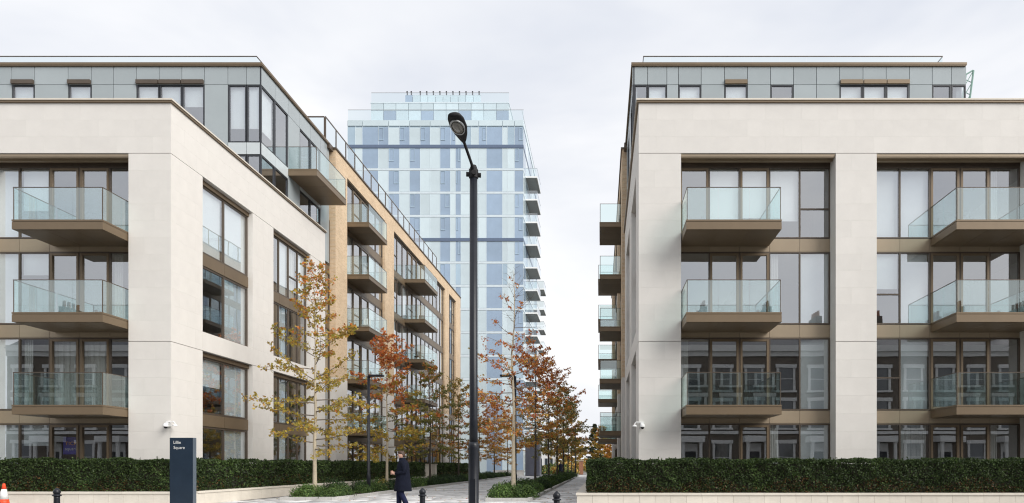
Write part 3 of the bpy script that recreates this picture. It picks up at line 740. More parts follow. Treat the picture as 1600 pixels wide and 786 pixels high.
# ---------------------------------------------------------------- ground, road, square, beds
def sheet(name, x0, x1, y0, y1, z, mat, parent=None):
    return tag(box(name, (x0, x1, y0, y1, z - 0.15, z), M[mat], parent), kind='structure')
g = make_mesh('ground', [(-1500, -1500, -0.20), (1500, -1500, -0.20), (1500, 1500, -0.20), (-1500, 1500, -0.20)], [(0, 1, 2, 3)], M['ground'])
tag(link('ground', g), kind='structure')
sheet('road', -150, 150, 2.2, 9.5, -0.12, 'asphalt')
road_line = MB()
for k in range(-20, 20): road_line.box(k * 4, k * 4 + 2, 5.8, 5.9, -0.119, -0.116)
tag(road_line.build('road_marking', M['paint_line']), kind='structure')
sheet('footway', -150, 150, -8, 2.0, 0.0, 'footway')
tag(box('kerb', (-150, 150, 2.003, 2.15, -0.16, 0.005), M['kerb']), kind='structure')
tag(box('kerb', (-150, 150, 9.55, 9.7, -0.16, 0.005), M['kerb']), kind='structure')
sheet('footway', -150, 150, 9.703, 20.0, 0.0, 'footway')
sq = sheet('paved_square', -60, 60, 20.003, 130, -0.012, 'paver_joint')
# laid granite setts: rows across the square
V = []; 
def lay(x0, x1, y0, y1, dx, dy, seed):
    r = np.random.default_rng(seed); row = 0; y = y0
    while y < y1:
        h = dy; x = x0 - (row % 2) * dx * 0.5 - r.random() * dx * 0.3
        while x < x1:
            w = dx * (0.6 + 0.8 * r.random()); a0, a1 = max(x, x0), min(x + w, x1)
            if a1 - a0 > 0.1:
                z = 0.0 + r.normal() * 0.0016
                V.append([(a0 + 0.006, y + 0.006, -0.02), (a1 - 0.006, y + 0.006, -0.02), (a1 - 0.006, y + h - 0.006, -0.02), (a0 + 0.006, y + h - 0.006, -0.02),
                          (a0 + 0.012, y + 0.012, z), (a1 - 0.012, y + 0.012, z), (a1 - 0.012, y + h - 0.012, z + r.normal() * 0.0008), (a0 + 0.012, y + h - 0.012, z)])
            x += w
        y += h; row += 1
lay(-21.0, 8.0, 21.0, 26.0, 1.0, 0.42, 1)
lay(-13.6, -0.75, 26.0, 60.0, 1.0, 0.42, 2)
lay(-13.6, -0.75, 60.0, 92.0, 1.6, 0.7, 3)
V = np.array(V); nb = len(V)
q = np.array([(4, 5, 6, 7), (0, 1, 5, 4), (1, 2, 6, 5), (2, 3, 7, 6), (3, 0, 4, 7)])
Fc = (np.arange(nb)[:, None, None] * 8 + q[None]).reshape(-1, 4)
tag(link('paving_stone', fast_mesh('paving_stone', V.reshape(-1, 3), Fc, M['paver']), sq, (0, 0, 0)), kind='stuff')

def bed(x0, x1, y0, y1, label_name='planting_bed'):
    b = tag(box(label_name, (x0 + 0.13, x1 - 0.13, y0 + 0.13, y1 - 0.13, -0.011, 0.085), M['soil']), kind='structure')
    r = random.Random(int(y0 * 10 + x0))
    for xa, xb_ in ((x0, x0 + 0.14), (x1 - 0.14, x1)):
        y = y0 + 0.145
        while y < y1 - 0.15:
            l = min(1.2, y1 - 0.145 - y); box('kerb_stone', (xa, xb_, y + 0.004, y + l - 0.004, -0.01, 0.125 + r.choice((0, 0.004, -0.004))), M['kerb'], b); y += l
    for ya, yb in ((y0, y0 + 0.14), (y1 - 0.14, y1)):
        x = x0
        while x < x1 - 0.05:
            l = min(1.0, x1 - x); box('kerb_stone', (x + 0.004, x + l - 0.004, ya, yb, -0.01, 0.125), M['kerb'], b); x += l
    return b
bed(-12.35, -10.15, 26.3, 62.0); bed(-12.35, -10.15, 64.0, 84.5)
bed(-4.30, -2.60, 25.5, 84.0)
# ---------------------------------------------------------------- vegetation
KITE = np.array([(0, -1, 0), (0.5, -0.1, -0.12), (0, 1, 0), (-0.5, -0.1, -0.12)])
LOBED = np.array([(0, -1, 0), (0.2, -0.35, 0), (0.75, -0.3, -0.15), (0.35, 0.1, 0), (0.7, 0.5, -0.15), (0, 1, 0.05),
                  (-0.7, 0.5, -0.15), (-0.35, 0.1, 0), (-0.75, -0.3, -0.15), (-0.2, -0.35, 0)])
def leaf_mesh(name, C, S, Nn, cols, mat, shape=KITE, rng=RNG):
    n, k = len(C), len(shape)
    Nn = Nn / np.maximum(np.linalg.norm(Nn, axis=1, keepdims=True), 1e-6)
    a = np.cross(Nn, rng.normal(size=(n, 3))); a /= np.maximum(np.linalg.norm(a, axis=1, keepdims=True), 1e-6)
    b = np.cross(Nn, a)
    P = C[:, None, :] + S[:, None, None] * (shape[None, :, 0, None] * a[:, None, :] + shape[None, :, 1, None] * b[:, None, :] + shape[None, :, 2, None] * Nn[:, None, :])
    return fast_mesh(name, P.reshape(-1, 3), np.arange(n * k).reshape(n, k), mat, cols)

def mixcol(pal, n, rng, jit=0.22):
    pal = np.array(pal); i = rng.integers(0, len(pal), n)
    return np.clip(pal[i] * (1 + rng.normal(size=(n, 1)) * jit), 0.004, 0.8)

HEDGE_PAL = [(0.020, 0.036, 0.010), (0.030, 0.052, 0.013), (0.042, 0.070, 0.018), (0.022, 0.040, 0.012), (0.058, 0.090, 0.024)]
def hedge(label, x0, x1, y0, y1, z0, z1, dens=900, size=0.030, sides='fblrt', seed=1, brown=0.5):
    r = np.random.default_rng(seed)
    t = thing('hedge', label, 'hedge', ((x0 + x1) / 2, (y0 + y1) / 2, z0))
    box('twig_mass', (x0 + 0.11, x1 - 0.11, y0 + 0.11, y1 - 0.11, z0, z1 - 0.12), M['hedge_core'], t)
    C, N = [], []
    def face(n, f, nrm):
        uv = r.random((n, 2)); dep = np.abs(r.normal(size=n)) * 0.055 - 0.02
        p = f(uv); nn = np.array(nrm, float)
        p = p - dep[:, None] * nn[None]; C.append(p); N.append(np.repeat(nn[None], n, 0))
    X, Y, Z = x1 - x0, y1 - y0, z1 - z0
    o = lambda u, lo, L: lo + u * L
    if 'f' in sides: face(int(X * Z * dens), lambda q: np.stack([o(q[:, 0], x0, X), np.full(len(q), y0), o(q[:, 1], z0, Z)], 1), (0, -1, 0))
    if 'b' in sides: face(int(X * Z * dens * 0.3), lambda q: np.stack([o(q[:, 0], x0, X), np.full(len(q), y1), o(q[:, 1], z0, Z)], 1), (0, 1, 0))
    if 'l' in sides: face(int(Y * Z * dens), lambda q: np.stack([np.full(len(q), x0), o(q[:, 0], y0, Y), o(q[:, 1], z0, Z)], 1), (-1, 0, 0))
    if 'r' in sides: face(int(Y * Z * dens), lambda q: np.stack([np.full(len(q), x1), o(q[:, 0], y0, Y), o(q[:, 1], z0, Z)], 1), (1, 0, 0))
    if 't' in sides: face(int(X * Y * dens), lambda q: np.stack([o(q[:, 0], x0, X), o(q[:, 1], y0, Y), np.full(len(q), z1)], 1), (0, 0, 1))
    C = np.concatenate(C); N = np.concatenate(N); n = len(C)
    bump = 0.035 * np.sin(C[:, 0] * 2.3 + C[:, 1] * 1.7) + 0.025 * np.sin(C[:, 0] * 5.1 - C[:, 2] * 6 + C[:, 1] * 4.3) + 0.02 * np.sin(C[:, 2] * 9 + C[:, 0] * 11)
    C += N * bump[:, None]
    ns = int((X + Y) * 7)                      # stray shoots standing proud of the trimmed top and faces
    for _ in range(ns):
        c0 = np.array([r.uniform(x0, x1), r.uniform(y0, y0 + min(Y, 0.4)) if X > Y else r.uniform(y0, y1), z1 - 0.02]) if r.random() < 0.75 else np.array([r.uniform(x0, x1), y0 + 0.02, r.uniform(z0 + 0.1, z1)])
        dv = np.array([r.normal() * 0.25, -abs(r.normal()) * 0.35, 0.8]); k = r.integers(4, 8)
        C = np.concatenate([C, c0 + dv * np.linspace(0, r.uniform(0.06, 0.15), k)[:, None]]); N = np.concatenate([N, np.repeat(np.array([[0, -0.5, 0.8]]), k, 0)])
    n = len(C)
    nr = N * 0.6 + r.normal(size=(n, 3)) * 0.75
    cols = mixcol(HEDGE_PAL, n, r)
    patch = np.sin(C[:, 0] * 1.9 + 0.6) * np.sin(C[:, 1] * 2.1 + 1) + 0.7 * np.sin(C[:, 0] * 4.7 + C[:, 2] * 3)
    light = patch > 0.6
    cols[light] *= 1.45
    low = ((C[:, 2] - z0) / Z < 0.38 + 0.15 * np.sin(C[:, 0] * 2.2)) & (r.random(n) < brown * 0.45)
    cols[low] = mixcol([(0.075, 0.040, 0.014), (0.11, 0.055, 0.016), (0.05, 0.035, 0.014)], int(low.sum()), r)
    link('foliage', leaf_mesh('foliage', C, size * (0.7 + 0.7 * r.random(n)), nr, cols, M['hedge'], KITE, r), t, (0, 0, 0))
    return t

def planter(label, runs, h=0.46):
    """runs: (axis, fixed coordinate of the outer face, from, to, inward sign)."""
    t = thing('planter_wall', label, 'planter wall', (runs[0][2], runs[0][1], 0) if runs[0][0] == 'y' else (runs[0][1], runs[0][2], 0))
    for ax, c, a0, a1, inw in runs:
        F = Face(ax, c, -inw)
        a = a0
        while a < a1 - 0.05:
            l = min(0.5 if ax == 'y' else 0.8, a1 - a); box('stone_slab', F.b(a + 0.003, a + l - 0.003, 0, -0.12, 0, h - 0.075), M['planter'], t); a += l
        a = a0 - (0.03 if ax == 'y' else -0.35)
        while a < a1 - 0.05:
            l = min(1.0, a1 - a); box('coping_stone', F.b(a + 0.002, a + l - 0.002, 0.03, -0.32, h - 0.07, h), M['planter'], t); a += l
    return t

PL = planter('long cream stone planter wall under the left hedge, turning into the square', [('y', 22.9, -27.0, -13.8, 1), ('x', -13.8, 23.03, 55.0, -1)])
PR = planter('cream stone planter wall under the right hedge', [('y', 21.8, -0.75, 17.2, 1), ('x', -0.75, 21.93, 36.0, 1)])
box('soil', (-26.9, -14.1, 23.22, 24.2, 0, 0.40), M['soil'], PL); box('soil', (-15.2, -14.12, 24.21, 54.9, 0, 0.40), M['soil'], PL)
box('soil', (-0.42, 17.1, 22.13, 23.3, 0, 0.40), M['soil'], PR); box('soil', (-0.42, 1.1, 23.31, 35.9, 0, 0.40), M['soil'], PR)
hedge('clipped dark green hedge in front of the left stone block', -26.5, -13.98, 23.12, 24.1, 0.40, 1.535, 1500, 0.034, seed=11)
hedge('long dark clipped hedge running back along the left side of the square', -14.9, -13.98, 24.2, 54.6, 0.40, 1.53, 620, 0.048, 'rft', seed=12, brown=0.2)
hedge('clipped green hedge with browned lower leaves in front of the right stone block', -0.42, 17.0, 22.06, 23.1, 0.40, 1.515, 1500, 0.034, seed=13, brown=0.8)
hedge('short hedge running back beside the path at the right stone block', -0.40, 0.5, 23.2, 35.5, 0.40, 1.50, 400, 0.05, 'lt', seed=14)
hedge('farther dark hedge beyond the pale gate pillars', -14.9, -13.9, 57.6, 72.0, 0.0, 1.50, 260, 0.075, 'rft', seed=15)
for i, yy in enumerate((55.3, 57.1)):
    t = thing('gate_pillar', ['nearer', 'farther'][i] + ' of the two pale gate pillars closing the gap in the left hedge', 'gate pillar', (-14.1, yy, 0))
    box('shaft', (-14.45, -13.75, yy - 0.3, yy + 0.3, 0, 1.38), M['planter'], t); box('cap', (-14.5, -13.7, yy - 0.35, yy + 0.35, 1.383, 1.47), M['coping'], t)

def tree(x, y, H, Lm, pal_lo, pal_hi, label, h0=1.9, leaves=1.0, bare=1.2, bark='bark', r0=0.085, seed=1, leaf=0.056, shape=LOBED, split=0.6, lean=0.0, cat='tree', name='young_oak_tree', step=0.2, flat=1.0, group=None):
    """Tapered trunk, whorls of limbs with twigs, leaf clusters on the twigs (no leaves above the share `bare`)."""
    rg = random.Random(seed); r = np.random.default_rng(seed)
    t = thing(name, label, cat, (x, y, 0), group)
    m = MB(); n = 9
    wob = [(rg.gauss(0, 0.006) * i, rg.gauss(0, 0.006) * i) for i in range(n)]
    pts = [Vector((x + wob[i][0] + lean * i / n, y + wob[i][1], H * i / (n - 1))) for i in range(n)]
    tr = lambda z: r0 * (1 - 0.93 * (z / H) ** 0.8) 
    def at(z):
        q = min(max(z / H * (n - 1), 0), n - 1.001); i = int(q); return pts[i].lerp(pts[i + 1], q - i)
    tm = MB(); tm.tube([pts[0] - Vector((0, 0, 0.02))] + [pts[0] + Vector((0, 0, 0.12))] + pts[1:], [r0 * 1.35, r0 * 1.05] + [max(tr(p.z), 0.008) for p in pts[1:]], 10)
    C, Hh, K = [], [], []
    z = h0; ang = rg.random() * 6.28; twig_id = 0
    while z < H * 0.985:
        u = (z - h0) / (H - h0)
        prof = min(1.0, 0.62 + u * 2.2) * (1 - u) ** 0.65 + 0.05
        L = Lm * prof * rg.uniform(0.7, 1.15)
        el = R(-6 + 58 * u ** 1.2 + rg.gauss(0, 7))
        ang += 2.4 + rg.gauss(0, 0.35)
        d = Vector((math.cos(ang) * math.cos(el), math.sin(ang) * math.cos(el), math.sin(el)))
        b0 = at(z); br = min(tr(z) * 0.5, 0.006 + 0.011 * L)
        bp = [b0]; dd = d.copy()
        for s in range(5):
            dd = (dd + Vector((rg.gauss(0, 0.12), rg.gauss(0, 0.12), rg.gauss(0.02, 0.08)))).normalized(); bp.append(bp[-1] + dd * L / 5)
        m.tube(bp, [br * (1 - 0.15 * i) for i in range(6)], 5, False)
        nt = max(3, int(L * 5.5))
        for k in range(nt):
            s = 0.22 + 0.78 * (k + rg.random()) / nt; q = min(s * 5, 4.999); i = int(q); p = bp[i].lerp(bp[i + 1], q - i)
            bd = (bp[i + 1] - bp[i]).normalized(); side = bd.cross(Vector((0, 0, 1))).normalized() * (1 if k % 2 else -1)
            td = (bd * rg.uniform(0.3, 0.9) + side * rg.uniform(0.4, 1.0) + Vector((0, 0, rg.gauss(0.05, 0.3) * flat))).normalized()
            tl = rg.uniform(0.16, 0.42) * (0.6 + 0.25 * L)
            e = p + td * tl; m.tube([p, e], [0.006, 0.003], 3, False)
            if u > bare * rg.uniform(0.85, 1.15): 
                if rg.random() > 0.10: continue
            nl = int(rg.uniform(8, 18) * leaves + rg.random())
            cc = rg.random(); twig_id += 1
            for _ in range(nl):
                f = rg.uniform(0.35, 1.15); C.append(p + td * tl * f + Vector((rg.gauss(0, 0.06), rg.gauss(0, 0.06), rg.gauss(-0.02, 0.05)))); Hh.append(u); K.append(cc)
        z += step * rg.uniform(0.7, 1.3) * (1.0 if u < 0.7 else 0.7)
    trunk = tm.build('trunk', M[bark], t, (x, y, 0), smooth=True)
    m.build('limbs', M['bark_dark' if bark == 'bark_dark' else 'bark'], t, (x, y, 0))
    C = np.array([c[:] for c in C]); Hh = np.array(Hh); K = np.array(K); nC = len(C)
    lo, hi = mixcol(pal_lo, nC, r, 0.2), mixcol(pal_hi, nC, r, 0.2)
    kk = (Hh + (K - 0.5) * 0.5) > split
    cols = np.where(kk[:, None], hi, lo)
    nr = r.normal(size=(nC, 3)); nr[:, 2] += 0.7
    c = leaf_mesh('crown', C - np.array([x, y, 0]), leaf * (0.65 + 0.6 * r.random(nC)), nr, cols, M['leaf'], shape, r)
    link('crown', c, t, (x, y, 0))
    return t

YG = [(0.42, 0.32, 0.06), (0.31, 0.275, 0.05), (0.50, 0.36, 0.07), (0.42, 0.24, 0.05)]
OR = [(0.64, 0.24, 0.06), (0.55, 0.18, 0.05), (0.70, 0.33, 0.08), (0.46, 0.21, 0.06)]
RD = [(0.56, 0.15, 0.06), (0.47, 0.12, 0.06), (0.62, 0.21, 0.065), (0.40, 0.18, 0.06)]
GR = [(0.22, 0.23, 0.07), (0.28, 0.27, 0.08), (0.16, 0.18, 0.06), (0.38, 0.29, 0.08)]
GO = [(0.62, 0.39, 0.09), (0.66, 0.42, 0.10), (0.58, 0.30, 0.085), (0.42, 0.33, 0.09)]
XLt, XRt = -11.5, -3.5
tree(-11.50, 27.5, 9.4, 2.7, YG, OR + YG, 'young oak with yellow green leaves and a rusty top, foremost on the left', h0=2.0, bark='bark_pale', r0=0.095, seed=3, split=0.62, leaves=0.85, step=0.15, leaf=0.063)
tree(-11.50, 36.8, 8.4, 3.1, YG, RD + OR, 'young oak with red orange leaves over olive ones, behind the left lamp post', h0=2.0, seed=4, split=0.36, step=0.17, leaf=0.064, bark='bark_pale', r0=0.085, leaves=1.5)
tree(-11.50, 46.1, 8.0, 3.1, GR, GR + OR, 'dull green oak thinly leaved, third along the left bed', h0=2.1, seed=5, split=0.7, bark='bark_dark', leaf=0.064, leaves=1.6)
tree(-11.50, 55.4, 8.2, 3.0, OR + GR, GO + GR, 'olive and rust oak fourth along the left bed', h0=2.1, seed=6, split=0.5, bark='bark_dark', leaf=0.068, shape=KITE, leaves=1.6)
tree(-11.50, 64.7, 8.4, 3.2, GO, OR, 'bright orange oak seen just beside the tall lamp post', h0=2.0, seed=7, split=0.35, bark='bark_dark', leaf=0.075, shape=KITE, leaves=1.6)
tree(-11.50, 74.0, 8.4, 3.3, GO + OR, OR, 'golden orange oak before the white low wall', h0=2.0, seed=8, split=0.5, bark='bark_dark', leaf=0.08, shape=KITE, leaves=1.6)
tree(-11.30, 83.3, 8.0, 2.9, GO, GO + OR, 'small golden oak at the far end of the left bed', h0=2.0, seed=9, bark='bark_dark', leaf=0.08, shape=KITE, leaves=1.4)
tree(-3.50, 27.5, 9.2, 2.3, OR + GO, RD + OR, 'pale trunked young oak with a bare top and rusty lower leaves, foremost on the right', h0=2.6, bark='bark_pale', r0=0.10, seed=20, split=0.3, bare=0.52, leaves=0.8, step=0.19)
tree(-3.50, 36.8, 7.7, 3.1, OR + GO, RD + OR, 'copper orange oak second in the right row', h0=2.4, seed=21, split=0.45, bark='bark_dark', r0=0.08, leaf=0.064, leaves=1.25)
tree(-3.50, 46.1, 8.2, 3.2, GO + GR, OR, 'oak of mixed olive and copper leaves third in the right row', h0=2.3, seed=22, split=0.45, bark='bark_dark', leaf=0.068, leaves=1.2)
tree(-3.50, 55.4, 8.4, 3.4, GR, GR + OR, 'dark green oak with a few rusty leaves fourth in the right row', h0=2.3, seed=23, split=0.6, bark='bark_dark', leaf=0.075, shape=KITE, leaves=1.25)
tree(-3.50, 64.7, 8.6, 3.5, GR + OR, GR, 'dark green oak fifth in the right row', h0=2.3, seed=24, bark='bark_dark', leaf=0.08, shape=KITE, leaves=1.25)
tree(-3.50, 74.0, 8.2, 3.4, OR + GR, GR, 'rust and green oak near the far end of the right row', h0=2.3, seed=25, bark='bark_dark', leaf=0.085, shape=KITE, leaves=1.1)
tree(-3.50, 83.0, 7.6, 3.0, GR + GO, GR + GO, 'olive oak ending the right row by the far shrubs', h0=2.2, seed=26, bark='bark_dark', leaf=0.09, shape=KITE, leaves=1.3)
# beyond the square
tree(0.35, 128, 8.6, 3.0, GO + YG, GO + OR, 'golden autumn tree rounded above the right hedge end', h0=0.8, seed=31, bark='bark_dark', leaf=0.2, shape=KITE, step=0.16, name='autumn_tree', leaves=1.3)
tree(2.3, 124, 7.4, 2.6, GO + OR, OR + YG, 'amber tree close beside the far corner of the right buildings', h0=0.8, seed=32, bark='bark_dark', leaf=0.2, shape=KITE, step=0.16, name='autumn_tree', leaves=1.3)
tree(-1.2, 138, 9.6, 2.0, [(0.05, 0.065, 0.03), (0.04, 0.05, 0.03)], [(0.05, 0.065, 0.035), (0.06, 0.07, 0.035)], 'dark pointed conifer rising behind the golden trees', h0=0.8, seed=33, bark='bark_dark', leaf=0.18, shape=KITE, step=0.13, name='conifer', leaves=1.4)
tree(-4.2, 121, 6.0, 2.6, GO + YG, GO + YG, 'low yellow tree past the end of the right row', h0=0.6, seed=34, bark='bark_dark', leaf=0.18, shape=KITE, step=0.15, name='autumn_tree', leaves=1.2)
tree(-7.0, 126, 6.5, 2.6, GO + GR, YG + GR, 'yellow green tree behind the white house front', h0=0.6, seed=35, bark='bark_dark', leaf=0.18, shape=KITE, step=0.15, name='autumn_tree', leaves=1.2)
rw = np.random.default_rng(77); n = 16000
C = np.stack([rw.uniform(-90, 90, n), rw.normal(165, 3, n), np.abs(rw.normal(0, 2.6, n))], 1); C[:, 2] *= 0.9 + 0.4 * np.sin(C[:, 0] * 0.31) + 0.2 * np.sin(C[:, 0] * 0.9)
tag(link('far_woods', leaf_mesh('far_woods', C, rw.uniform(0.25, 0.55, n), rw.normal(size=(n, 3)), mixcol(GO + GR + GR, n, rw), M['leaf'], KITE, rw)), kind='stuff')

# shrubs in the beds
def shrub_mesh(seed, rx, ry, h, n, pal, size):
    r = np.random.default_rng(seed)
    d = r.normal(size=(n, 3)); d[:, 2] = np.abs(d[:, 2]); d /= np.linalg.norm(d, axis=1, keepdims=True)
    rad = 0.55 + 0.45 * r.random(n) ** 0.5; lump = 1 + 0.16 * np.sin(d[:, 0] * 7 + seed) * np.sin(d[:, 1] * 6 + 2 * seed) + 0.08 * r.normal(size=n)
    C = d * (rad * lump)[:, None] * np.array([rx, ry, h])
    C[:, 2] = np.maximum(C[:, 2], 0.03)
    nr = d + r.normal(size=(n, 3)) * 0.6
    return leaf_mesh('foliage', C, size * (0.6 + 0.8 * r.random(n)), nr, mixcol(pal, n, r), M['hedge'], KITE, r)
SP = [(0.05, 0.10, 0.025), (0.075, 0.13, 0.03), (0.035, 0.07, 0.02), (0.11, 0.17, 0.045)]
SB = [(0.11, 0.19, 0.045), (0.08, 0.15, 0.035), (0.15, 0.23, 0.06), (0.05, 0.10, 0.025)]
SD = [(0.03, 0.06, 0.02), (0.045, 0.08, 0.025), (0.02, 0.045, 0.015)]
SY = [(0.22, 0.20, 0.05), (0.16, 0.16, 0.045), (0.28, 0.22, 0.07)]
shr = [shrub_mesh(i, 0.62, 0.62, 0.60, 1500, p, 0.042) for i, p in enumerate([SP, SB, SD, SP])]
shb = [shrub_mesh(i + 9, 0.72, 0.62, 0.52, 2600, p, 0.036) for i, p in enumerate([SB, SP])]
shy = shrub_mesh(20, 0.35, 0.35, 0.75, 700, SY, 0.05)
rs = random.Random(12)

WHICH = ('the first', 'the second', 'the third', 'the fourth', 'the fifth', 'the sixth')
def shrub(me, x, y, label, sc=1.0, group=None):
    o = tag(link('shrub', me, None, (x, y, 0.08)), label, 'shrub', group); o.rotation_euler.z = rs.random() * 6.28; o.scale = (sc, sc, sc * rs.uniform(0.85, 1.15)); return o
shrub(shb[0], -11.55, 26.98, 'leafy green shrub at the foot of the foremost left tree', 0.95)
shrub(shb[1], -10.75, 27.0, 'fine leaved shrub at the front corner of the left bed', 0.85)
shrub(shb[1], -11.9, 27.9, 'fine leaved shrub behind the foremost left tree', 0.9)
shrub(shb[0], -3.75, 26.35, 'bright green shrub at the front corner of the right bed', 1.0)
shrub(shb[1], -3.05, 26.5, 'leafy shrub hanging over the right front kerb below the pale trunk', 1.0)
shrub(shy, -11.0, 38.0, 'tuft of straw coloured grass behind the walking man', 1.1)
shrub(shy, -10.9, 34.2, 'browned upright tuft beside the left lamp post', 0.85)
for side, xs_, lab in (('l', (-11.85, -10.75), 'low evergreen shrub in the long left planting bed'), ('r', (-3.8, -3.25), 'low evergreen shrub in the long right planting bed')):
    y = 28.0 if side == 'l' else 27.3; i = 0
    while y < 83.5:
        if not (61.5 < y < 64.6 and side == 'l'):
            for x in xs_:
                if rs.random() < 0.8:
                    v = rs.choice((0, 1, 2, 2, 3)); k = min(6, max(1, int((y - 27.5) // 9.3) + 1)); row = 'outer' if (x < -11 or x > -3.4) else 'inner'
                    lb = f"{('mid green', 'bright green', 'dark green', 'soft green')[v]} low shrub by the {row} kerb, past {WHICH[k - 1]} tree of the {'left' if side == 'l' else 'right'} bed"
                    shrub(shr[v], x + rs.gauss(0, 0.1), y + rs.gauss(0, 0.2), lb, rs.uniform(0.68, 0.98), 'low shrubs in the ' + ('left' if side == 'l' else 'right') + ' bed')
        y += 1.05 if y < 50 else 1.5
for i, (x, y, s) in enumerate([(-8.0, 97, 1.8), (-6.6, 99, 1.6), (-5.4, 98, 1.9), (-4.0, 100, 1.7), (-7.2, 103, 2.2), (-5.0, 104, 2.3)]):
    o = shrub(shrub_mesh(40 + i, 0.62, 0.62, 0.7, 700, SY + GO if i % 2 else SP + SY, 0.09), x, y, 'yellowing shrub in the far planting beyond the kiosk', s, 'yellowing far shrubs')

# ---------------------------------------------------------------- street furniture
def bollard(x, y, label):
    t = thing('bollard', label, 'bollard', (x, y, 0), 'cast iron bollards')
    MB().lathe([(0.095, 0), (0.095, 0.06), (0.082, 0.10), (0.068, 0.14), (0.058, 0.62), (0.060, 0.66)], 20, (x, y, 0)).build('post', M['black'], t, smooth=True)
    MB().lathe([(0.060, 0.6605), (0.088, 0.668), (0.090, 0.69), (0.062, 0.70), (0.056, 0.712)], 20, (x, y, 0)).build('collar', M['black'], t, smooth=True)
    MB().lathe([(0.055, 0.7125), (0.072, 0.728), (0.073, 0.76), (0.066, 0.79), (0.045, 0.815), (0.030, 0.825), (0.027, 0.832), (0.018, 0.845), (0.001, 0.848)], 20, (x, y, 0)).build('cap', M['black'], t, smooth=True)
bollard(-12.1, 15.2, 'black domed bollard in front of the left hedge, beside the navy sign')
bollard(-3.96, 15.2, 'black domed bollard between the walking man and the tall lamp post')
bollard(-0.85, 13.3, 'black domed bollard before the path by the right planter')

cx, cy = -19.48, 22.3
t = thing('traffic_cone', 'orange traffic cone with a white band before the left planter wall', 'traffic cone', (cx, cy, 0))
m = MB(); 
m.box(cx - 0.21, cx + 0.21, cy - 0.21, cy + 0.21, 0, 0.035); m.build('base', M['blackmatt'], t)
rr_ = lambda z: 0.165 - 0.13 * z / 0.755
body = MB().lathe([(rr_(0.036), 0.036), (rr_(0.24), 0.24)], 20, (cx, cy, 0)).build('body', M['cone_red'], t, smooth=True)
MB().lathe([(rr_(0.24) + 0.003, 0.24), (rr_(0.57) + 0.003, 0.57)], 20, (cx, cy, 0)).build('reflective_band', M['white'], t, smooth=True)
MB().lathe([(rr_(0.57), 0.57), (rr_(0.74), 0.74), (0.028, 0.755), (0.001, 0.756)], 20, (cx, cy, 0)).build('tip', M['cone_red'], t, smooth=True)

# sign totem
t = thing('sign_totem', 'tall dark navy sign panel with small white lettering before the left hedge', 'sign', (-9.66, 15.8, 0))
sxa, sxb, sy0, sy1, sz = -9.92, -9.385, 15.72, 15.86, 1.985
m = MB(); m.box(sxa, sxb, sy0 + 0.012, sy1, 0, sz); m.build('body', M['sign_edge'], t)
box('face_panel', (sxa + 0.004, sxb - 0.004, sy0, sy0 + 0.0115, 0.05, sz - 0.004), M['navy_sign'], t)
box('plinth', (sxa - 0.06, sxb + 0.06, sy0 - 0.06, sy1 + 0.06, 0, 0.03), M['steel'], t)
lettering('Lillie', -9.825, sy0 - 0.002, 1.845, 0.072, 'white', t, width=0.165)
lettering('Square', -9.825, sy0 - 0.002, 1.725, 0.072, 'white', t, width=0.255)

# tall lamp post
lx, ly = -2.33, 12.55
t = thing('street_lamp', 'tall black lamp post with a tilted lantern before the square', 'lamp post', (lx, ly, 0))
MB().lathe([(0.13, 0), (0.13, 0.03), (0.094, 0.05), (0.094, 1.62), (0.098, 1.66), (0.098, 1.72), (0.078, 1.78)], 24, (lx, ly, 0)).build('base', M['black'], t, smooth=True)
door = MB(); door.box(lx - 0.05, lx + 0.05, ly - 0.102, ly - 0.085, 0.5, 1.1); door.build('access_door', M['black'], t)
MB().lathe([(0.0775, 1.781), (0.075, 2.2), (0.070, 6.80)], 24, (lx, ly, 0)).build('pole', M['black'], t, smooth=True)
cm = MB(); cm.lathe([(0.074, 6.62), (0.085, 6.63), (0.085, 6.78), (0.074, 6.79)], 20, (lx, ly, 0))
for a in range(4): cm.tube([(lx + 0.08 * math.cos(a * 1.571 + 0.2), ly + 0.08 * math.sin(a * 1.571 + 0.2), 6.69), (lx + 0.135 * math.cos(a * 1.571 + 0.2), ly + 0.135 * math.sin(a * 1.571 + 0.2), 6.69)], 0.045, 8)
cm.lathe([(0.0705, 6.80), (0.05, 6.86), (0.001, 6.88)], 20, (lx, ly, 0)); cm.build('collar', M['blackmatt'], t)
h0_ = Vector((lx - 0.06, ly - 0.62, 7.02))
MB().tube([(lx, ly - 0.06, 6.72), (lx - 0.015, ly - 0.11, 6.84), (lx - 0.058, ly - 0.60, 7.015)], [0.03, 0.026, 0.026], 10).build('arm', M['blackmatt'], t, smooth=True)
ax = Vector((-0.01, -0.70, 0.09)).normalized(); sd = Vector((0, 0, 1)).cross(ax).normalized() * -1; up = sd.cross(ax) * -1
if up.z < 0: up = -up
def ring(s, w, dn, u_, k=20):
    c = h0_ + ax * s
    return [c + sd * (w * 0.84 * math.cos(2 * math.pi * j / k)) + up * ((u_ if math.sin(2 * math.pi * j / k) > 0 else dn) * math.sin(2 * math.pi * j / k)) for j in range(k)]
head = MB().loft([ring(-0.03, 0.035, 0.03, 0.03), ring(0.05, 0.075, 0.04, 0.06), ring(0.22, 0.135, 0.05, 0.09), ring(0.40, 0.175, 0.055, 0.10), ring(0.60, 0.165, 0.05, 0.09), ring(0.70, 0.13, 0.045, 0.06), ring(0.735, 0.09, 0.03, 0.03)])
head.build('lantern', M['blackmatt'], t, smooth=True)
c0 = h0_ + ax * 0.46 - up * 0.052
def disc(r1, r2, off, k=28): return [c0 + ax * (r1 * math.sin(2 * math.pi * j / k)) + sd * (r2 * math.cos(2 * math.pi * j / k)) - up * off for j in range(k)]
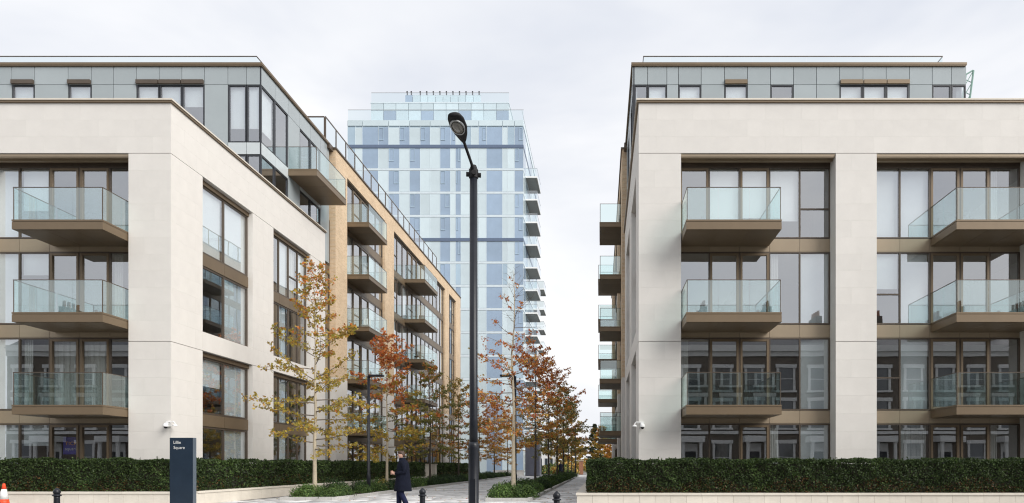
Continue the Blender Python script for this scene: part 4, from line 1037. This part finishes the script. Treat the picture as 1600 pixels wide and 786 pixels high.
MB().loft([disc(0.20, 0.118, -0.02), disc(0.20, 0.118, 0.012), disc(0.175, 0.100, 0.014), disc(0.172, 0.098, 0.004)], False).build('lens_ring', M['steel'], t)
MB().loft([disc(0.172, 0.097, 0.004), disc(0.14, 0.077, 0.022), disc(0.07, 0.045, 0.034), disc(0.005, 0.004, 0.038)]).build('lens', M['lens'], t, smooth=True)
MB().tube([c0 + ax * 0.05 + sd * 0.02, c0 + ax * 0.05 + sd * 0.02 - up * 0.025], [0.05, 0.03], 10).build('bulb', M['steel'], t)

def square_lamp(x, y, H, sg, label, ln=0.72, rp=0.075):
    t = thing('square_lamp', label, 'lamp post', (x, y, 0))
    MB().lathe([(rp * 1.25, 0), (rp * 1.25, 0.9), (rp, 0.95), (rp * 0.85, H)], 14, (x, y, 0)).build('pole', M['black'], t, smooth=True)
    m = MB(); m.box(x + sg * 0.02, x + sg * ln, y - 0.14, y + 0.14, H - 0.02, H + 0.07); m.build('lantern', M['black'], t)
    m = MB(); m.box(x + sg * 0.16, x + sg * (ln - 0.05), y - 0.11, y + 0.11, H - 0.028, H - 0.0205); m.build('lens', M['lens'], t)
square_lamp(-11.2, 33.0, 5.65, 1, 'slim dark lamp post with a flat lantern among the left trees')
square_lamp(-4.12, 33.0, 5.65, -1, 'slim dark lamp post right behind the pale trunk of the right row')
square_lamp(-2.75, 75.0, 5.55, 1, 'far lamp post with a long arm showing past the right row crowns', 2.1)

# ---------------------------------------------------------------- far end of the square
t = thing('kiosk', 'grey panelled kiosk standing near the foot of the tower', 'kiosk', (-8.5, 86, 0))
box('body', (-9.45, -7.65, 86.05, 88.5, 0, 4.55), M['kiosk'], t)
for i in range(3):
    for j in range(3): box('panel', (-9.47 + i * 0.61 + 0.01, -9.47 + (i + 1) * 0.61 - 0.01, 86.0, 86.04, 0.05 + j * 1.5, 0.05 + (j + 1) * 1.5 - 0.02), M['kiosk'], t)
box('roof', (-9.55, -7.55, 85.9, 88.6, 4.56, 4.68), M['blackmatt'], t)
t = thing('low_wall', 'white low wall along the end of the left bed', 'wall', (-11, 85.4, 0))
for i in range(4): box('panel', (-13.4 + i * 0.97 + 0.008, -13.4 + (i + 1) * 0.97 - 0.008, 85.2, 85.5, 0, 0.68), M['white'], t)
box('coping', (-13.45, -9.48, 85.15, 85.55, 0.683, 0.74), M['white'], t)
t = thing('white_house', 'white rendered low building behind the far tree trunks', 'house', (-9.2, 126, 0))
box('wall', (-11.4, -8.2, 125, 131, 0, 8.6), M['white'], t)
for z in (1.2, 4.2, 6.6):
    for x in (-10.9, -9.9, -8.95):
        w = MB(); e = 0.06
        w.box(x - 0.3, x + 0.3, 124.93, 124.999, z, z + 0.06); w.box(x - 0.3, x + 0.3, 124.93, 124.999, z + 1.4, z + 1.46); w.box(x - 0.3, x - 0.24, 124.935, 124.999, z + 0.06, z + 1.4); w.box(x + 0.24, x + 0.3, 124.935, 124.999, z + 0.06, z + 1.4)
        f = w.build('window', M['white'], t); box('pane', (x - 0.24, x + 0.24, 124.96, 124.995, z + 0.06, z + 1.4), M['house_glass'], f)
box('parapet', (-11.45, -8.15, 124.9, 131.1, 8.603, 8.8), M['coping'], t)
t = thing('brick_pier', 'red brick gate pier standing far off at the end of the path', 'pier', (-2.8, 100, 0))
box('shaft', (-3.12, -2.5, 99.7, 100.3, 0, 1.95), M['red_brick'], t); box('cap', (-3.2, -2.42, 99.62, 100.38, 1.953, 2.05), M['coping'], t)

# lattice mast beyond the right block
t = thing('lattice_mast', 'pale green leaning lattice mast behind the right end of the glass storey', 'mast', (20.9, 46, 0))
m = MB(); A0 = [(20.5, 45.6, 0), (21.3, 45.6, 0), (20.9, 46.4, 0)]; A1 = [(24.42, 45.6, 27.45), (24.93, 45.6, 27.72), (24.65, 46.1, 27.4)]
for a, b in zip(A0, A1): m.tube([a, b], 0.06, 6)
L_ = lambda i, u: Vector(A0[i]).lerp(Vector(A1[i]), u)
m.build('leg', M['mast'], t)
for k in range(34):
    u, v = k / 34, (k + 1) / 34
    MB().tube([L_(0, u), L_(1, v)], 0.028, 5).tube([L_(1, u), L_(2, v)], 0.028, 5).tube([L_(2, u), L_(0, v)], 0.028, 5).build('brace', M['mast'], t)
MB().tube([A1[0], (24.9, 45.62, 27.74)], 0.05, 6).build('cap', M['mast'], t)

# ---------------------------------------------------------------- people
def person(x, y, label, heading, coat_len=0.56, coat='coat', legs='trouser', s=1.0, detail=True):
    """heading: angle of the facing direction. Local frame: +Y is the front, +X the person's right side mirrored."""
    t = thing('person', label, 'person', (x, y, 0)); t.rotation_euler.z = heading - math.pi / 2; t.scale = (s, s, s)
    loc = (x, y, 0)
    def put(m, name, mat, smooth=True, par=t):
        return link(name, make_mesh(name, m.v, m.f, M[mat], smooth), par, loc)
    verts, edges, rad = [], [], []
    def add(p, r, par=None):
        verts.append(p); rad.append(r if isinstance(r, tuple) else (r, r))
        if par is not None: edges.append((par, len(verts) - 1))
        return len(verts) - 1
    pel = add((0, 0, 0.95), (0.14, 0.11)); sp = add((0, -0.01, 1.18), (0.13, 0.10), pel); ch = add((0, 0.0, 1.38), (0.15, 0.10), sp)
    nk = add((0, 0.02, 1.50), 0.058, ch); jw = add((0, 0.055, 1.585), (0.062, 0.066), nk); fc = add((0, 0.06, 1.66), (0.076, 0.092), jw); tp = add((0, 0.045, 1.725), (0.072, 0.085), fc)
    add((0, 0.155, 1.648), 0.012, add((0, 0.135, 1.665), 0.016, fc)); 
    for q in (1, -1): add((q * 0.086, 0.035, 1.655), (0.010, 0.02), fc)
    arms = {}
    for q in (1, -1):
        sh = add((q * 0.185, -0.005, 1.42), 0.062, ch); el = add((q * 0.245, -0.03, 1.15), 0.046, sh)
        wr = add((q * 0.085, 0.235, 1.10 + 0.02 * q), 0.030, el); pm = add((q * 0.045, 0.30, 1.12 + 0.02 * q), (0.036, 0.022), wr); arms[q] = (sh, el, wr)
        for f in range(4):
            b = add((q * 0.028 - q * 0.002, 0.325 + 0.004 * f, 1.150 - 0.02 * f + 0.02 * q), 0.0095, pm)
            e = add((q * 0.002, 0.355 - 0.002 * abs(f - 1), 1.152 - 0.021 * f + 0.02 * q), 0.0088, b); add((-q * 0.022, 0.345 - 0.003 * f, 1.150 - 0.021 * f + 0.02 * q), 0.0078, e)
        th = add((q * 0.035, 0.30, 1.158 + 0.02 * q), 0.011, pm); add((q * 0.012, 0.32, 1.178 + 0.02 * q), 0.009, th)
    lp = {}
    for q, kn, an, to in ((1, (0.09, 0.10, 0.50), (0.09, 0.10, 0.10), (0.095, 0.24, 0.04)), (-1, (-0.09, 0.05, 0.49), (-0.09, -0.12, 0.12), (-0.095, 0.01, 0.035))):
        hp = add((q * 0.09, 0, 0.90), 0.085, pel); k_ = add(kn, 0.058, hp); a_ = add(an, 0.04, k_); add(to, 0.035, a_); lp[q] = ((q * 0.09, 0, 0.92), kn, an, to)
    me = bpy.data.meshes.new('body'); me.from_pydata(verts, edges, []); me.materials.append(M['skin'])
    o = link('body', me, t, loc)
    sk = o.modifiers.new('Skin', 'SKIN'); sk.use_smooth_shade = True
    for i, v in enumerate(me.skin_vertices[0].data): v.radius = rad[i]; v.use_root = (i == 0)
    sb = o.modifiers.new('Subdivision', 'SUBSURF'); sb.levels = 1; sb.render_levels = 2
    def ell(z, rx, ry, cy=0.0, k=28, fl=0.0):
        return [((rx + fl * math.cos(5 * 2 * math.pi * j / k)) * math.cos(2 * math.pi * j / k), cy + (ry + fl * math.cos(5 * 2 * math.pi * j / k)) * math.sin(2 * math.pi * j / k), z) for j in range(k)]
    c = MB().loft([ell(coat_len, 0.262, 0.26, -0.01, fl=0.008), ell(coat_len + 0.02, 0.265, 0.265, -0.01, fl=0.008), ell(0.78, 0.25, 0.24, -0.01, fl=0.006), ell(0.98, 0.235, 0.215, -0.01), ell(1.14, 0.228, 0.195, -0.01), ell(1.28, 0.238, 0.19, -0.01), ell(1.38, 0.238, 0.17, -0.015), ell(1.455, 0.205, 0.14, -0.01), ell(1.505, 0.14, 0.11, 0.0), ell(1.52, 0.10, 0.09, 0.01)])
    for q in (1, -1):
        a, b, w = (Vector(verts[i]) for i in arms[q])
        c.tube([a + Vector((-q * 0.05, 0, 0.0)), a + Vector((q * 0.005, 0, -0.03)), a.lerp(b, 0.5), b, b.lerp(w, 0.5), b.lerp(w, 0.93)], [0.085, 0.09, 0.075, 0.068, 0.060, 0.055], 14)
    co = put(c, 'coat', coat)
    put(MB().loft([ell(1.48, 0.14, 0.115, 0.0), ell(1.565, 0.098, 0.095, 0.015), ell(1.585, 0.090, 0.088, 0.02), ell(1.56, 0.08, 0.078, 0.02), ell(1.49, 0.08, 0.08, 0.01)], False), 'collar', coat, par=co)
    m = MB(); m.tube([(0.045, 0.155, 1.05), (0.05, 0.165, 0.62)], 0.006, 6); put(m, 'coat_seam', 'blackmatt', par=co)
    m = MB()
    for q in (1, -1):
        h, k, a, to = (Vector(p) for p in lp[q]); m.tube([h, h.lerp(k, 0.5), k, k.lerp(a, 0.5), a + Vector((0, 0, -0.01))], [0.115, 0.10, 0.083, 0.078, 0.078], 14)
    put(m, 'trousers', legs)
    for q in (1, -1):
        h, k, a, to = (Vector(p) for p in lp[q]); m = MB(); f = (to - a); f.z = 0; f.normalize(); up_ = Vector((0, 0, 1)); sd_ = f.cross(up_); base = min(a.z, to.z)
        def rg_(d_, w_, zt, zb): 
            c_ = Vector((a.x, a.y, 0)) + f * d_; return [c_ + sd_ * w_ + up_ * zb, c_ + sd_ * w_ * 0.8 + up_ * zt, c_ - sd_ * w_ * 0.8 + up_ * zt, c_ - sd_ * w_ + up_ * zb]
        lift = 0.0 if q > 0 else 0.0
        m.loft([rg_(-0.08, 0.03, 0.08 + lift, 0.002), rg_(-0.05, 0.042, 0.12 + lift, 0.002), rg_(0.05, 0.045, 0.10, 0.002), rg_(0.14, 0.05, 0.06, 0.002), rg_(0.21, 0.035, 0.04, 0.004)]); put(m, 'shoe', 'shoe', False)
    hr = MB(); rings = []
    for i, (z, rx, ry, cy) in enumerate([(1.60, 0.060, 0.05, -0.02), (1.645, 0.081, 0.078, 0.0), (1.69, 0.087, 0.098, 0.03), (1.74, 0.083, 0.105, 0.045), (1.772, 0.066, 0.09, 0.05), (1.79, 0.034, 0.05, 0.045), (1.794, 0.004, 0.006, 0.045)]):
        rings.append(ell(z, rx, ry, cy, 20))
    hr.loft(rings); put(hr, 'hair', 'hair')
    if detail:
        for q in (1, -1):
            e = MB().lathe([(0.001, -0.009), (0.009, -0.004), (0.009, 0.004), (0.001, 0.009)], 8, (q * 0.032, 0.147, 1.672)); put(e, 'eye', 'blackmatt')
        e = MB().tube([(-0.022, 0.132, 1.605), (0, 0.137, 1.604), (0.022, 0.132, 1.605)], 0.006, 6); put(e, 'mouth', 'red_brick')
        e = MB().tube([(0, 0.075, 1.50), (0, 0.09, 1.45)], [0.05, 0.03], 8); put(e, 'shirt', 'shirt')
    return t
person(-6.05, 20.9, 'man in a knee length navy coat walking past, hands held together in front', R(180 + 22))
person(-5.05, 87.0, 'distant walker in dark blue clothes far down the path', R(80), s=1.0, detail=False)
person(-8.15, 92.0, 'far off figure in dark clothes beside the grey kiosk', R(250), s=1.0, detail=False, legs='shoe')

# ---------------------------------------------------------------- things on balconies, leaves on the ground
def chair(x, y, z, label, mat):
    t = thing('balcony_chair', label, 'chair', (x, y, z))
    for sx in (-1, 1):
        for sy in (-1, 1): box('leg', (x + sx * 0.2 - 0.015, x + sx * 0.2 + 0.015, y + sy * 0.2 - 0.015, y + sy * 0.2 + 0.015, z, z + 0.42), M[mat], t)
    box('seat', (x - 0.23, x + 0.23, y - 0.23, y + 0.23, z + 0.421, z + 0.46), M[mat], t)
    for k in range(5): box('slat', (x - 0.22 + k * 0.095, x - 0.16 + k * 0.095, y + 0.20, y + 0.225, z + 0.461, z + 0.9), M[mat], t)
    return t
chair(-14.75, 56.2, 12.845, 'dark slatted chair on the second highest far balcony of the brick block', 'blackmatt')
chair(-14.7, 42.9, 9.705, 'white slatted chair on a near balcony of the brick block', 'white')
chair(-14.8, 55.3, 9.705, 'dark slatted chair on a middle far balcony of the brick block', 'blackmatt')
rl = np.random.default_rng(5); n = 420
base = np.array([(-11.5, 27.5), (-11.5, 36.8), (-3.5, 27.5), (-3.5, 36.8), (-3.5, 46.1), (-11.5, 46.1)])[rl.integers(0, 6, n)]
C = np.concatenate([base + rl.normal(size=(n, 2)) * 2.2, np.full((n, 1), 0.014)], 1)
C = C[(C[:, 0] > -13.3) & (C[:, 0] < -1.0) & ~((C[:, 0] > -12.5) & (C[:, 0] < -10.0)) & ~((C[:, 0] > -4.45) & (C[:, 0] < -2.5)) & (C[:, 1] > 24)]
n = len(C); nr = rl.normal(size=(n, 3)) * 0.15; nr[:, 2] += 1
tag(link('fallen_leaves', leaf_mesh('fallen_leaves', C, rl.uniform(0.04, 0.065, n), nr, mixcol(OR + YG, n, rl), M['leaf'], LOBED, rl)), kind='stuff')
